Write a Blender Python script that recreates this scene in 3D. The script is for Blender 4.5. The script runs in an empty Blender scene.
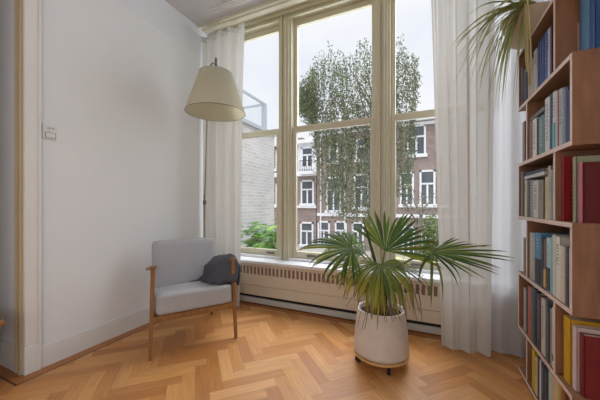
import bpy, bmesh, math, random
from mathutils import Vector, Matrix, noise
rnd = random.Random(7)
PI = math.pi
R = math.radians
SC = bpy.context.scene
COL = SC.collection

# ------------------------------------------------------------------ camera
H = 1.10                      # lens height above the parquet, metres
F, HOR = 281.0, 203.5
YAW = R(24.5)
CS, SN = math.cos(YAW), math.sin(YAW)
cam_d = bpy.data.cameras.new('camera')
cam_d.sensor_width = 36; cam_d.lens = F/600*36
cam_d.shift_y = (HOR-200)/600; cam_d.clip_start = .02; cam_d.clip_end = 200
cam = bpy.data.objects.new('camera', cam_d); COL.objects.link(cam)
cam.location = (0, 0, H); cam.rotation_euler = (PI/2, 0, YAW)
SC.camera = cam

def W(px, py, z):
    """real point at depth z (metres along the view axis)"""
    t = (px-300)/F
    return Vector((z*(t*CS-SN), z*(t*SN+CS), H-(py-HOR)/F*z))
def atY(px, py, Y):
    t = (px-300)/F
    return W(px, py, Y/(t*SN+CS))
def atX(px, py, X):
    t = (px-300)/F
    return W(px, py, X/(t*CS-SN))

# ------------------------------------------------------------------ materials
def mat(name, col, rough=.6, spec=.3, noise_s=0, noise_a=0, bump=0, bump_s=60, metal=0, coat=0, alpha=None, stretch=(1,1,1)):
    m = bpy.data.materials.new(name); m.use_nodes = True
    nt = m.node_tree; b = nt.nodes['Principled BSDF']
    b.inputs['Base Color'].default_value = (*col, 1)
    b.inputs['Roughness'].default_value = rough
    b.inputs['Specular IOR Level'].default_value = spec
    b.inputs['Metallic'].default_value = metal
    b.inputs['Coat Weight'].default_value = coat
    tc = nt.nodes.new('ShaderNodeTexCoord')
    mp = nt.nodes.new('ShaderNodeMapping'); mp.inputs['Scale'].default_value = stretch
    nt.links.new(tc.outputs['Object'], mp.inputs['Vector'])
    if noise_a:
        n = nt.nodes.new('ShaderNodeTexNoise'); n.inputs['Scale'].default_value = noise_s; n.inputs['Detail'].default_value = 5
        nt.links.new(mp.outputs[0], n.inputs['Vector'])
        r = nt.nodes.new('ShaderNodeMapRange'); r.inputs['To Min'].default_value = 1-noise_a; r.inputs['To Max'].default_value = 1+noise_a
        r.inputs['From Min'].default_value = .3; r.inputs['From Max'].default_value = .7
        nt.links.new(n.outputs['Fac'], r.inputs['Value'])
        mx = nt.nodes.new('ShaderNodeMix'); mx.data_type = 'RGBA'; mx.blend_type = 'MULTIPLY'; mx.inputs['Factor'].default_value = 1
        mx.inputs['A'].default_value = (*col, 1)
        nt.links.new(r.outputs[0], mx.inputs['B'])
        nt.links.new(mx.outputs['Result'], b.inputs['Base Color'])
    if bump:
        n2 = nt.nodes.new('ShaderNodeTexNoise'); n2.inputs['Scale'].default_value = bump_s; n2.inputs['Detail'].default_value = 4
        nt.links.new(mp.outputs[0], n2.inputs['Vector'])
        bp = nt.nodes.new('ShaderNodeBump'); bp.inputs['Strength'].default_value = bump; bp.inputs['Distance'].default_value = .004
        nt.links.new(n2.outputs['Fac'], bp.inputs['Height']); nt.links.new(bp.outputs[0], b.inputs['Normal'])
    return m

def srgb(r, g, b):
    f = lambda c: (c/255/12.92) if c/255 <= .04045 else ((c/255+.055)/1.055)**2.4
    return (f(r), f(g), f(b))

M = {}
M['wall'] = mat('plaster_wall', srgb(230, 231, 231), .85, .15, 3, .012, .06, 120)
M['frieze'] = mat('plaster_frieze', srgb(226, 228, 232), .85, .15, 3, .012, .06, 120)
M['ceiling'] = mat('ceiling_paint', srgb(206, 206, 207), .9, .1, 2, .01)
M['white_paint'] = mat('white_satin_paint', srgb(226, 224, 220), .45, .4, 4, .02)
M['cream_paint'] = mat('cream_window_paint', srgb(203, 197, 172), .4, .4, 6, .02)
M['bead'] = mat('tan_bead_paint', srgb(190, 172, 138), .5, .3, 6, .04)
M['sill'] = mat('white_sill_paint', srgb(228, 228, 230), .3, .5, 4, .02)
M['cover'] = mat('cream_cover_paint', srgb(216, 203, 182), .5, .3, 5, .02)
M['grey_base'] = mat('grey_skirting_paint', srgb(190, 188, 180), .5, .3, 5, .03)
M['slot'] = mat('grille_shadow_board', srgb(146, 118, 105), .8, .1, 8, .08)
M['dark'] = mat('dark_gap', srgb(62, 54, 50), .9, .1)
M['oak'] = mat('oak_wood', srgb(142, 99, 58), .42, .35, 9, .2, .1, 90, stretch=(4, 4, .6))
M['shelf'] = mat('walnut_veneer', srgb(146, 106, 80), .5, .3, 7, .18, .08, 70, stretch=(5, 5, .7))
M['shelf_edge'] = mat('pale_veneer_edge', srgb(222, 198, 188), .5, .3, 20, .08)
M['grey_fabric'] = mat('grey_wool_fabric', srgb(174, 172, 174), .95, .1, 160, .12, .35, 500)
M['throw'] = mat('charcoal_knit', srgb(86, 87, 94), .95, .1, 120, .25, .5, 260)
M['pot'] = mat('chalk_white_ceramic', srgb(214, 203, 192), .6, .3, 14, .05, .15, 60)
M['tan_pot'] = mat('tan_ceramic', srgb(204, 184, 160), .6, .3, 12, .05)
M['soil'] = mat('potting_soil', srgb(72, 56, 46), 1, .05, 60, .4, .8, 90)
M['ply'] = mat('pale_plywood', srgb(206, 164, 104), .5, .3, 12, .1, stretch=(1, 6, 1))
M['black'] = mat('black_rubber', srgb(34, 34, 36), .6, .3)
M['steel'] = mat('brushed_steel', srgb(120, 116, 110), .3, .5, metal=.9)
M['brass'] = mat('dull_brass', srgb(150, 136, 112), .4, .5, metal=.25)
M['plastic'] = mat('white_plastic', srgb(224, 223, 218), .35, .5)
M['grey_plastic'] = mat('grey_plastic', srgb(120, 116, 112), .5, .3)
M['pages'] = mat('book_pages', srgb(216, 204, 184), .9, .1, 90, .08, stretch=(1, 8, .2))
M['bark'] = mat('birch_bark', srgb(120, 114, 106), .9, .1, 12, .35, .5, 20)
M['twig'] = mat('brown_twig', srgb(92, 82, 74), .9, .1, 10, .2)
M['frond_stem'] = mat('green_stem', srgb(120, 132, 66), .5, .3, 8, .1)
M['pale_stem'] = mat('pale_stem', srgb(204, 192, 138), .5, .3, 8, .1)
M['trunk'] = mat('palm_fibre', srgb(112, 84, 58), .95, .1, 40, .4, .8, 60)
M['white_trim'] = mat('white_building_trim', srgb(226, 226, 228), .6, .3, 3, .04)
M['dark_pane'] = mat('building_pane', srgb(74, 80, 88), .12, .7, .8, .25)
M['render'] = mat('grey_render', srgb(196, 192, 186), .9, .1, 5, .06, .3, 30)
M['roof'] = mat('grey_roof', srgb(120, 118, 120), .8, .2, 4, .1)
M['grass'] = mat('garden_paving', srgb(150, 146, 138), 1, .05, 6, .3)
M['alum'] = mat('pale_aluminium', srgb(168, 174, 178), .4, .5, 3, .03)

def brick(name, c1, c2, mortar, sw=.22, sh=.065):
    m = bpy.data.materials.new(name); m.use_nodes = True
    nt = m.node_tree; b = nt.nodes['Principled BSDF']; b.inputs['Roughness'].default_value = .9
    b.inputs['Specular IOR Level'].default_value = .15
    tc = nt.nodes.new('ShaderNodeTexCoord'); sx = nt.nodes.new('ShaderNodeSeparateXYZ'); cb = nt.nodes.new('ShaderNodeCombineXYZ')
    add = nt.nodes.new('ShaderNodeMath'); add.operation = 'ADD'
    nt.links.new(tc.outputs['Object'], sx.inputs[0])
    nt.links.new(sx.outputs['X'], add.inputs[0]); nt.links.new(sx.outputs['Y'], add.inputs[1])
    nt.links.new(add.outputs[0], cb.inputs['X']); nt.links.new(sx.outputs['Z'], cb.inputs['Y'])
    t = nt.nodes.new('ShaderNodeTexBrick'); t.inputs['Scale'].default_value = 1
    t.inputs['Brick Width'].default_value = sw; t.inputs['Row Height'].default_value = sh; t.inputs['Mortar Size'].default_value = .006
    t.inputs['Color1'].default_value = (*c1, 1); t.inputs['Color2'].default_value = (*c2, 1); t.inputs['Mortar'].default_value = (*mortar, 1)
    nt.links.new(cb.outputs[0], t.inputs['Vector'])
    n = nt.nodes.new('ShaderNodeTexNoise'); n.inputs['Scale'].default_value = 1.3; n.inputs['Detail'].default_value = 6
    nt.links.new(tc.outputs['Object'], n.inputs['Vector'])
    r = nt.nodes.new('ShaderNodeMapRange'); r.inputs['To Min'].default_value = .75; r.inputs['To Max'].default_value = 1.25
    nt.links.new(n.outputs['Fac'], r.inputs['Value'])
    mx = nt.nodes.new('ShaderNodeMix'); mx.data_type = 'RGBA'; mx.blend_type = 'MULTIPLY'; mx.inputs['Factor'].default_value = 1
    nt.links.new(t.outputs['Color'], mx.inputs['A']); nt.links.new(r.outputs[0], mx.inputs['B'])
    nt.links.new(mx.outputs['Result'], b.inputs['Base Color'])
    return m
M['brick'] = brick('brown_brick', srgb(150, 132, 124), srgb(128, 111, 105), srgb(160, 152, 147))
M['brick_pale'] = brick('pale_grey_brick', srgb(190, 186, 183), srgb(174, 171, 169), srgb(200, 198, 196))

def parquet():
    m = bpy.data.materials.new('oak_parquet'); m.use_nodes = True
    nt = m.node_tree; b = nt.nodes['Principled BSDF']
    b.inputs['Roughness'].default_value = .36; b.inputs['Specular IOR Level'].default_value = .5
    vc = nt.nodes.new('ShaderNodeVertexColor'); vc.layer_name = 'tone'
    uv = nt.nodes.new('ShaderNodeUVMap'); uv.uv_map = 'grain'
    mp = nt.nodes.new('ShaderNodeMapping'); mp.inputs['Scale'].default_value = (2.2, 34, 1)
    nt.links.new(uv.outputs[0], mp.inputs[0])
    n = nt.nodes.new('ShaderNodeTexNoise'); n.inputs['Scale'].default_value = 2.2; n.inputs['Detail'].default_value = 6; n.inputs['Distortion'].default_value = .6
    nt.links.new(mp.outputs[0], n.inputs['Vector'])
    r = nt.nodes.new('ShaderNodeMapRange'); r.inputs['From Min'].default_value = .3; r.inputs['From Max'].default_value = .7
    r.inputs['To Min'].default_value = .86; r.inputs['To Max'].default_value = 1.12
    nt.links.new(n.outputs['Fac'], r.inputs['Value'])
    mx = nt.nodes.new('ShaderNodeMix'); mx.data_type = 'RGBA'; mx.blend_type = 'MULTIPLY'; mx.inputs['Factor'].default_value = 1
    nt.links.new(vc.outputs['Color'], mx.inputs['A']); nt.links.new(r.outputs[0], mx.inputs['B'])
    nt.links.new(mx.outputs['Result'], b.inputs['Base Color'])
    r2 = nt.nodes.new('ShaderNodeMapRange'); r2.inputs['To Min'].default_value = .28; r2.inputs['To Max'].default_value = .5
    nt.links.new(n.outputs['Fac'], r2.inputs['Value']); nt.links.new(r2.outputs[0], b.inputs['Roughness'])
    return m
M['parquet'] = parquet()

def leafmat(name, trans=.35, rough=.45):
    """leaf colour from the 'tint' attribute of the blade itself"""
    m = bpy.data.materials.new(name); m.use_nodes = True
    nt = m.node_tree; b = nt.nodes['Principled BSDF']; out = nt.nodes['Material Output']
    vc = nt.nodes.new('ShaderNodeVertexColor'); vc.layer_name = 'tint'
    b.inputs['Roughness'].default_value = rough; b.inputs['Specular IOR Level'].default_value = .35
    nt.links.new(vc.outputs['Color'], b.inputs['Base Color'])
    tr = nt.nodes.new('ShaderNodeBsdfTranslucent'); nt.links.new(vc.outputs['Color'], tr.inputs['Color'])
    mx = nt.nodes.new('ShaderNodeMixShader'); mx.inputs[0].default_value = trans
    nt.links.new(b.outputs[0], mx.inputs[1]); nt.links.new(tr.outputs[0], mx.inputs[2]); nt.links.new(mx.outputs[0], out.inputs['Surface'])
    return m
M['leaf'] = leafmat('leaf_blade', .3, .36)
M['tree_leaf'] = leafmat('garden_leaf', .4, .6)

def cloth(name, col, trans=.5, clear=.1, bump=.2):
    m = bpy.data.materials.new(name); m.use_nodes = True
    nt = m.node_tree; out = nt.nodes['Material Output']; nt.nodes.remove(nt.nodes['Principled BSDF'])
    d = nt.nodes.new('ShaderNodeBsdfDiffuse'); t = nt.nodes.new('ShaderNodeBsdfTranslucent'); c = nt.nodes.new('ShaderNodeBsdfTransparent')
    d.inputs['Color'].default_value = (*col, 1); t.inputs['Color'].default_value = (*col, 1)
    tc = nt.nodes.new('ShaderNodeTexCoord')
    n = nt.nodes.new('ShaderNodeTexNoise'); n.inputs['Scale'].default_value = 70; n.inputs['Detail'].default_value = 3
    nt.links.new(tc.outputs['Object'], n.inputs['Vector'])
    bp = nt.nodes.new('ShaderNodeBump'); bp.inputs['Strength'].default_value = bump; bp.inputs['Distance'].default_value = .003
    nt.links.new(n.outputs['Fac'], bp.inputs['Height']); nt.links.new(bp.outputs[0], d.inputs['Normal'])
    m1 = nt.nodes.new('ShaderNodeMixShader'); m1.inputs[0].default_value = trans
    nt.links.new(d.outputs[0], m1.inputs[1]); nt.links.new(t.outputs[0], m1.inputs[2])
    if clear:
        m2 = nt.nodes.new('ShaderNodeMixShader')
        r = nt.nodes.new('ShaderNodeMapRange'); r.inputs['From Min'].default_value = .4; r.inputs['From Max'].default_value = .65
        r.inputs['To Min'].default_value = clear*.9; r.inputs['To Max'].default_value = clear*1.1
        nt.links.new(n.outputs['Fac'], r.inputs['Value']); nt.links.new(r.outputs[0], m2.inputs[0])
        nt.links.new(m1.outputs[0], m2.inputs[1]); nt.links.new(c.outputs[0], m2.inputs[2])
        nt.links.new(m2.outputs[0], out.inputs['Surface'])
    else:
        nt.links.new(m1.outputs[0], out.inputs['Surface'])
    return m
M['curtain'] = cloth('sheer_linen', srgb(222, 219, 213), .24, .07)
M['sheer'] = cloth('fine_sheer', srgb(228, 228, 231), .46, .08)
M['shade'] = cloth('linen_lamp_shade', srgb(230, 225, 208), .66, 0, .1)

def glass():
    m = bpy.data.materials.new('window_glass'); m.use_nodes = True
    nt = m.node_tree; out = nt.nodes['Material Output']; nt.nodes.remove(nt.nodes['Principled BSDF'])
    c = nt.nodes.new('ShaderNodeBsdfTransparent'); c.inputs['Color'].default_value = (.985, .99, .988, 1)
    g = nt.nodes.new('ShaderNodeBsdfGlossy'); g.inputs['Roughness'].default_value = .01
    f = nt.nodes.new('ShaderNodeMapRange'); lw = nt.nodes.new('ShaderNodeLayerWeight'); pw = nt.nodes.new('ShaderNodeMath'); pw.operation = 'POWER'; pw.inputs[1].default_value = 4
    nt.links.new(lw.outputs['Facing'], pw.inputs[0]); nt.links.new(pw.outputs[0], f.inputs['Value'])
    f.inputs['To Min'].default_value = .012; f.inputs['To Max'].default_value = .5
    mx = nt.nodes.new('ShaderNodeMixShader')
    nt.links.new(f.outputs[0], mx.inputs[0]); nt.links.new(c.outputs[0], mx.inputs[1]); nt.links.new(g.outputs[0], mx.inputs[2])
    nt.links.new(mx.outputs[0], out.inputs['Surface'])
    return m
M['glass'] = glass()

_cols = {}
def colmat(rgb, rough=.55):
    k = tuple(rgb)
    if k not in _cols:
        _cols[k] = mat('book_cloth_%02x%02x%02x' % k, srgb(*rgb), rough, .3, 30, .06)
    return _cols[k]

# ------------------------------------------------------------------ object helpers
def root_loc(p):
    while p.parent: p = p.parent
    return Vector(p.location)
def obj(name, bm, m, parent=None, smooth=False, loc=None):
    me = bpy.data.meshes.new(name)
    base = root_loc(parent) if parent else Vector(loc) if loc is not None else Vector((0, 0, 0))
    if parent is None and loc is None and len(bm.verts):
        xs = [v.co for v in bm.verts]
        base = Vector(((min(v.x for v in xs)+max(v.x for v in xs))/2, (min(v.y for v in xs)+max(v.y for v in xs))/2, min(v.z for v in xs)))
    bmesh.ops.translate(bm, verts=bm.verts, vec=-base)
    bm.to_mesh(me); bm.free()
    for mm in (m if isinstance(m, (list, tuple)) else [m]): me.materials.append(mm)
    if smooth:
        for p in me.polygons: p.use_smooth = True
    o = bpy.data.objects.new(name, me); COL.objects.link(o)
    if parent: o.parent = parent
    else: o.location = base
    return o
def tag(o, label, cat, group=None, kind=None):
    o['label'] = label; o['category'] = cat
    if group: o['group'] = group
    if kind: o['kind'] = kind
    return o
def thing(name, label, cat, loc, group=None):
    o = bpy.data.objects.new(name, None); COL.objects.link(o); o.location = loc; o.empty_display_size = .1
    return tag(o, label, cat, group)
def struct(name, bm, m, parent=None, label=None, smooth=False):
    o = obj(name, bm, m, parent, smooth)
    if parent is None:
        o['kind'] = 'structure'; o['label'] = label or name; o['category'] = name.split('_')[0]
    return o

def NB(): return bmesh.new()
def box(bm, x0, x1, y0, y1, z0, z1, bev=0, mi=0, mtx=None):
    r = bmesh.ops.create_cube(bm, size=1)
    vs = r['verts']
    for v in vs:
        v.co = Vector(((x0+x1)/2+v.co.x*(x1-x0), (y0+y1)/2+v.co.y*(y1-y0), (z0+z1)/2+v.co.z*(z1-z0)))
    fs = set(f for v in vs for f in v.link_faces)
    if bev:
        es = list(set(e for v in vs for e in v.link_edges))
        rr = bmesh.ops.bevel(bm, geom=es, offset=bev, segments=2, affect='EDGES', profile=.5)
        fs = set(rr['faces']) | set(f for f in fs if f.is_valid)
        vs = list(set(v for f in fs for v in f.verts))
    for f in fs: f.material_index = mi
    if mtx is not None:
        bmesh.ops.transform(bm, matrix=mtx, verts=vs)
    return vs
def bx(*a, **k):
    bm = NB(); box(bm, *a, **k); return bm
def tube(bm, pts, rad, seg=8, caps=True):
    pts = [Vector(p) for p in pts]
    rs = rad if isinstance(rad, (list, tuple)) else [rad]*len(pts)
    rings = []
    t0 = (pts[1]-pts[0]).normalized()
    up = Vector((0, 0, 1)) if abs(t0.z) < .9 else Vector((1, 0, 0))
    a = t0.cross(up).normalized()
    for i, p in enumerate(pts):
        t = (pts[min(i+1, len(pts)-1)]-pts[max(i-1, 0)]).normalized()
        a = (a-t*a.dot(t)).normalized(); b = t.cross(a)
        rings.append([bm.verts.new(p+(a*math.cos(2*PI*k/seg)+b*math.sin(2*PI*k/seg))*rs[i]) for k in range(seg)])
    for i in range(len(rings)-1):
        for k in range(seg):
            bm.faces.new((rings[i][k], rings[i][(k+1) % seg], rings[i+1][(k+1) % seg], rings[i+1][k]))
    if caps:
        bm.faces.new(rings[0][::-1]); bm.faces.new(rings[-1])
    return rings
def lathe(bm, prof, cx, cy, seg=40, close=False):
    rings = []
    for r, z in prof:
        rings.append([bm.verts.new((cx+r*math.cos(2*PI*k/seg), cy+r*math.sin(2*PI*k/seg), z)) for k in range(seg)])
    for i in range(len(rings)-1):
        for k in range(seg):
            bm.faces.new((rings[i][k], rings[i][(k+1) % seg], rings[i+1][(k+1) % seg], rings[i+1][k]))
    if close:
        bm.faces.new(rings[0][::-1]); bm.faces.new(rings[-1])
    return rings
def beam(bm, p0, p1, w, d, side, taper=1.0, bev=.004):
    """rectangular bar from p0 to p1; w along 'side', d across"""
    p0, p1 = Vector(p0), Vector(p1); t = (p1-p0); L = t.length; t.normalize()
    s = Vector(side); s = (s-t*s.dot(t)).normalized(); q = t.cross(s)
    vs = box(bm, -w/2, w/2, -d/2, d/2, 0, L, bev)
    for v in vs:
        k = 1+(taper-1)*(1-v.co.z/L)
        v.co = p0+s*v.co.x*k+q*v.co.y*k+t*v.co.z
def bez(a, b, c, n):
    return [a*(1-t)**2+b*2*t*(1-t)+c*t*t for t in [i/n for i in range(n+1)]]

# ------------------------------------------------------------------ key dimensions (fractions of lens height -> metres)
XL = -2.15*H            # left wall
XR = .80*H              # right wall
CEIL = 2.82*H
YB = -3.2               # back wall
YC = 2.19*H             # ceiling edge before the window bay
CEIL2 = 2.90*H
YP = 2.36*H             # radiator cover plane
YS = 2.31*H             # sill nose
YG = 2.54*H             # glass plane
YW0, YW1 = 2.48*H, 2.60*H
SILL = .44*H
YRET = .83*H            # return wall left of the casing
XFAR = -3.6

# ------------------------------------------------------------------ floor
def lerp3(a, b, t): return tuple(x*(1-t)+y*t for x, y in zip(a, b))
def build_floor():
    bm = NB()
    tone = bm.loops.layers.float_color.new('tone'); uvl = bm.loops.layers.uv.new('grain')
    tones = [srgb(214, 158, 92), srgb(214, 158, 96), srgb(206, 146, 82), srgb(196, 136, 76), srgb(182, 120, 62), srgb(220, 168, 110), srgb(210, 152, 90), srgb(190, 128, 68), srgb(186, 126, 68), srgb(212, 156, 98)]
    pl = []
    Wd, n = .078, 5; L = Wd*n
    c45 = math.sqrt(.5)
    def add(u0, u1, v0, v1, horiz, reg):
        g = .0003
        pts = [(u0+g, v0+g), (u1-g, v0+g), (u1-g, v1-g), (u0+g, v1-g)]
        vs = [bm.verts.new(((u-v)*c45, (u+v)*c45, 0)) for u, v in pts]
        f = bm.faces.new(vs); c = lerp3(rnd.choice(tones), srgb(204, 141, 82), .2); k = rnd.uniform(.94, 1.05)
        ou, ov = rnd.uniform(0, 50), rnd.uniform(0, 50)
        for l, (u, v) in zip(f.loops, pts):
            l[tone] = (c[0]*k*.98, c[1]*k*.95, c[2]*k*.92, 1)
            l[uvl].uv = ((u if horiz else v)+ou, (v if horiz else u)+ov)
        return f
    def fill(x0, x1, y0, y1):
        before = set(bm.faces)
        for k in range(-90, 90):
            for m in range(-12, 13):
                for horiz in (True, False):
                    if horiz: u0, u1, v0, v1 = k*Wd+2*L*m, k*Wd+2*L*m+L, k*Wd, (k+1)*Wd
                    else: u0, u1, v0, v1 = k*Wd+2*L*m, (k+1)*Wd+2*L*m, (k+1)*Wd, (k+1)*Wd+L
                    cx, cy = ((u0+u1)/2-(v0+v1)/2)*c45, ((u0+u1)/2+(v0+v1)/2)*c45
                    if x0-.3 < cx < x1+.3 and y0-.3 < cy < y1+.3: add(u0, u1, v0, v1, horiz, 0)
        for co, no in (((x0, 0, 0), (-1, 0, 0)), ((x1, 0, 0), (1, 0, 0)), ((0, y0, 0), (0, -1, 0)), ((0, y1, 0), (0, 1, 0))):
            fs = [f for f in bm.faces if f not in before]
            geom = list(set(fs) | set(e for f in fs for e in f.edges) | set(v for f in fs for v in f.verts))
            bmesh.ops.bisect_plane(bm, geom=geom, dist=1e-5, plane_co=co, plane_no=no, clear_outer=True)
    xb, yb = XL+.105, 2.30*H
    yr = YRET-.085
    def quad(x0, x1, y0, y1, z, col, along):
        vs = [bm.verts.new(p) for p in ((x0, y0, z), (x1, y0, z), (x1, y1, z), (x0, y1, z))]
        f = bm.faces.new(vs)
        for l in f.loops:
            l[tone] = (*col, 1); p = l.vert.co
            l[uvl].uv = (p.x, p.y) if along == 'x' else (p.y, p.x)
    fill(xb, XR, YB, yb)
    fill(XFAR, xb, YB, yr)
    bc = srgb(176, 112, 58); dk = srgb(74, 44, 28)
    quad(XL-.1, xb-.012, yr+.012, yb+.4, 0, bc, 'y'); quad(xb-.012, xb, yr, yb, 0, dk, 'y')
    quad(xb-.012, XR, yb+.012, yb+.4, 0, bc, 'x'); quad(xb, XR, yb, yb+.012, 0, dk, 'x')
    quad(XFAR, XL-.1, yr+.012, YRET+.05, 0, bc, 'x'); quad(XFAR, xb-.012, yr, yr+.012, 0, dk, 'x')
    # dark bed below the joints
    quad(XFAR, XR, YB, 2.7*H, -.002, dk, 'x')
    vs = box(bm, XFAR, XR+.1, YB-.1, 2.62*H, -.12, -.004)
    return bm
struct('floor', build_floor(), M['parquet'], label='oak herringbone parquet floor with a plain border strip')

# ------------------------------------------------------------------ walls
T = .12
bm = NB()
box(bm, XL-T, XL, YRET, 2.62*H, 0, 2.54*H)
struct('wall_left', bm, M['wall'], label='smooth off white plaster wall on the side of the armchair')
bm = NB()
box(bm, XL-T, XL+.002, YRET, 2.62*H, 2.54*H, CEIL2+.1)
struct('wall_frieze', bm, M['frieze'], label='grey white frieze above the off white wall')
struct('wall_return', bx(XFAR, XL-T, YRET, YRET+T, 0, CEIL), M['wall'], label='short shaded wall turning away at the white casing')
struct('wall_far_left', bx(XFAR-T, XFAR, YB, YRET, 0, CEIL), M['wall'], label='far side wall')
struct('wall_light_block', bx(XL-T, XL, YB, .45, 0, CEIL), M['wall'], label='added unseen wall keeping light off the return wall')  # put in out of view to block lamp light from the return wall
sw0, sw1 = -2.7, -.7  # side opening, added out of view to let the fill lamp in
bm = NB()
box(bm, XR, XR+T, YB, sw0, 0, CEIL2+.1); box(bm, XR, XR+T, sw1, 2.62*H, 0, CEIL2+.1); box(bm, XR, XR+T, sw0, sw1, 0, .6); box(bm, XR, XR+T, sw0, sw1, 2.75, CEIL2+.1)
struct('wall_right', bm, M['wall'], label='wall behind the bookcase')
bm = NB()
bwx0, bwx1, bwz0, bwz1 = -2.0, .6, .5, 2.7  # rear opening, added behind the camera for a fill lamp
box(bm, XFAR, bwx0, YB-T, YB, 0, CEIL); box(bm, bwx1, XR, YB-T, YB, 0, CEIL)
box(bm, bwx0, bwx1, YB-T, YB, 0, bwz0); box(bm, bwx0, bwx1, YB-T, YB, bwz1, CEIL)
struct('wall_back', bm, M['wall'], label='unseen back wall with an added opening for fill light')
bm = NB()
for a in ((bwx0, bwx0+.06), (-.73, -.67), (bwx1-.06, bwx1)): box(bm, a[0], a[1], YB-.09, YB-.03, bwz0, bwz1)
for a in ((bwz0, bwz0+.06), (bwz1-.06, bwz1)): box(bm, bwx0, bwx1, YB-.09, YB-.03, a[0], a[1])
struct('window_added_rear', bm, M['white_paint'], label='frame added around the rear fill light opening')  # frame added out of view, dresses the rear fill opening
bm = NB()
for a in ((sw0, sw0+.06), ((sw0+sw1)/2-.03, (sw0+sw1)/2+.03), (sw1-.06, sw1)): box(bm, XR+.03, XR+.09, a[0], a[1], .6, 2.75)
for a in ((.6, .66), (2.69, 2.75)): box(bm, XR+.03, XR+.09, sw0, sw1, a[0], a[1])
struct('window_added_side', bm, M['white_paint'], label='frame added around the side fill light opening')  # frame added out of view, dresses the side fill opening
bm = NB()
box(bm, XFAR, XR, YB, YC, CEIL, CEIL+.12)
struct('ceiling', bm, M['ceiling'], label='flat pale grey plaster ceiling')
bm = NB()
box(bm, XL, XR, YC, 2.62*H, CEIL2, CEIL2+.06)
struct('ceiling_bay', bm, M['cream_paint'], label='cream boarded ceiling of the window bay')
bm = NB()
box(bm, XL, XR, YC-.012, YC+.02, CEIL-.012, CEIL2+.02, .005)
struct('trim_1', bm, M['cream_paint'], label='narrow cream moulding at the ceiling edge')
bm = NB()
ry = 2.065*H
for dy in (-.026, 0, .026): box(bm, -1.85*H, XR, ry+dy-.006, ry+dy+.006, CEIL-.014, CEIL, .003)
box(bm, -1.85*H, XR, ry-.03, ry+.03, CEIL-.006, CEIL)
struct('trim_2', bm, M['white_paint'], label='white double rail fixed to the ceiling')

# window wall: parapet below, jambs beside, head above
WX0, WX1 = -2.05*H, .60*H
HEAD = 2.84*H
bm = NB()
box(bm, XL, XR, YW0, YW1+.02, 0, SILL-.03)
box(bm, XL, WX0, YW0, YW1+.02, SILL-.03, CEIL2)
box(bm, WX1, XR, YW0, YW1+.02, SILL-.03, CEIL2)
struct('wall_window', bm, M['wall'], label='wall around the tall window')
# baseboards and casing
bm = NB()
bh = .128*H
box(bm, XL, XL+.018, .897*H, 2.34*H, 0, bh-.02); box(bm, XL, XL+.013, .897*H, 2.34*H, bh-.02, bh, .003)
struct('baseboard_left', bm, M['white_paint'], label='white skirting along the off white wall')
bm = NB()
box(bm, XFAR, XL-.05, YRET-.018, YRET, 0, bh+.02, .003)
struct('baseboard_return', bm, M['white_paint'], label='white skirting of the shaded wall')
bm = NB()
box(bm, XL-T, XL+.022, .822*H, .897*H, 0, CEIL, .004)
box(bm, XL+.022, XL+.03, .885*H, .897*H, 0, CEIL, .003)
box(bm, XL-T, XL+.028, .818*H, .90*H, 0, .16*H, .004)
struct('trim_3', bm, M['white_paint'], label='cream white wooden casing on the wall corner')
bm = NB()
box(bm, XL-.066, XL-.046, .804*H, .83*H, 0, CEIL, .006)
box(bm, XL-.03, XL+.002, .806*H, .83*H, 0, CEIL, .006)
struct('trim_4', bm, M['bead'], label='narrow tan beading beside the white casing')
bm = NB()
box(bm, XL, XR, YP-.004, YP+.02, .012, .062*H, .003)
struct('baseboard_window', bm, M['grey_base'], label='grey skirting below the radiator cover')

# ------------------------------------------------------------------ window
win = bpy.data.objects.new('window_1', None); COL.objects.link(win); win.location = ((WX0+WX1)/2, YG, SILL)
win['kind'] = 'structure'; win['label'] = 'tall cream framed sash window of three bays'; win['category'] = 'window'
def xY(px, Y): return atY(px, 200, Y).x
p1a, p1b = xY(281, YG), xY(293.5, YG)       # first post
p2a, p2b = xY(375.5, YG), xY(391, YG)       # second post
bm = NB()
box(bm, XL, XR, YS, YW0+.03, SILL-.035, SILL, .010)
obj('window_sill', bm, M['sill'], win)
bm = NB()
box(bm, WX0, WX1, YW0+.0, YW1, HEAD, CEIL2, .004); box(bm, WX0, WX1, YW0-.03, YW0+.02, HEAD+.03, HEAD+.07, .008); box(bm, WX0, WX1, YW0-.015, YW0+.02, HEAD-.012, HEAD+.008, .004)
obj('window_head', bm, M['cream_paint'], win)
bm = NB()
box(bm, WX0, WX1, YW0-.01, YW1, SILL, SILL+.025, .003)
obj('bottom_rail', bm, M['sill'], win)
bm = NB(); box(bm, WX0-.001, WX0+.07, YW0-.01, YW1, SILL, HEAD, .004); obj('jamb', bm, M['cream_paint'], win)
bm = NB(); box(bm, WX1-.07, WX1+.001, YW0-.01, YW1, SILL, HEAD, .004); obj('jamb', bm, M['cream_paint'], win)
for a, b in ((p1a, p1b), (p2a, p2b)):
    bm = NB(); w = b-a
    box(bm, a, b, YW0+.012, YW1, SILL, HEAD+.02, .003)
    box(bm, a+w*.14, b-w*.14, YW0-.012, YW0+.02, SILL, HEAD+.02, .005)
    box(bm, a+w*.32, a+w*.42, YW0-.036, YW0, SILL, HEAD+.02, .005)
    box(bm, a+w*.58, a+w*.68, YW0-.036, YW0, SILL, HEAD+.02, .005)
    obj('post', bm, M['cream_paint'], win)
GT, MR1, MR0, GB = 2.785*H, 1.775*H, 1.705*H, .525*H
bays = ((WX0+.07, p1a), (p1b, p2a), (p2b, WX1-.07))
st = .048
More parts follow.
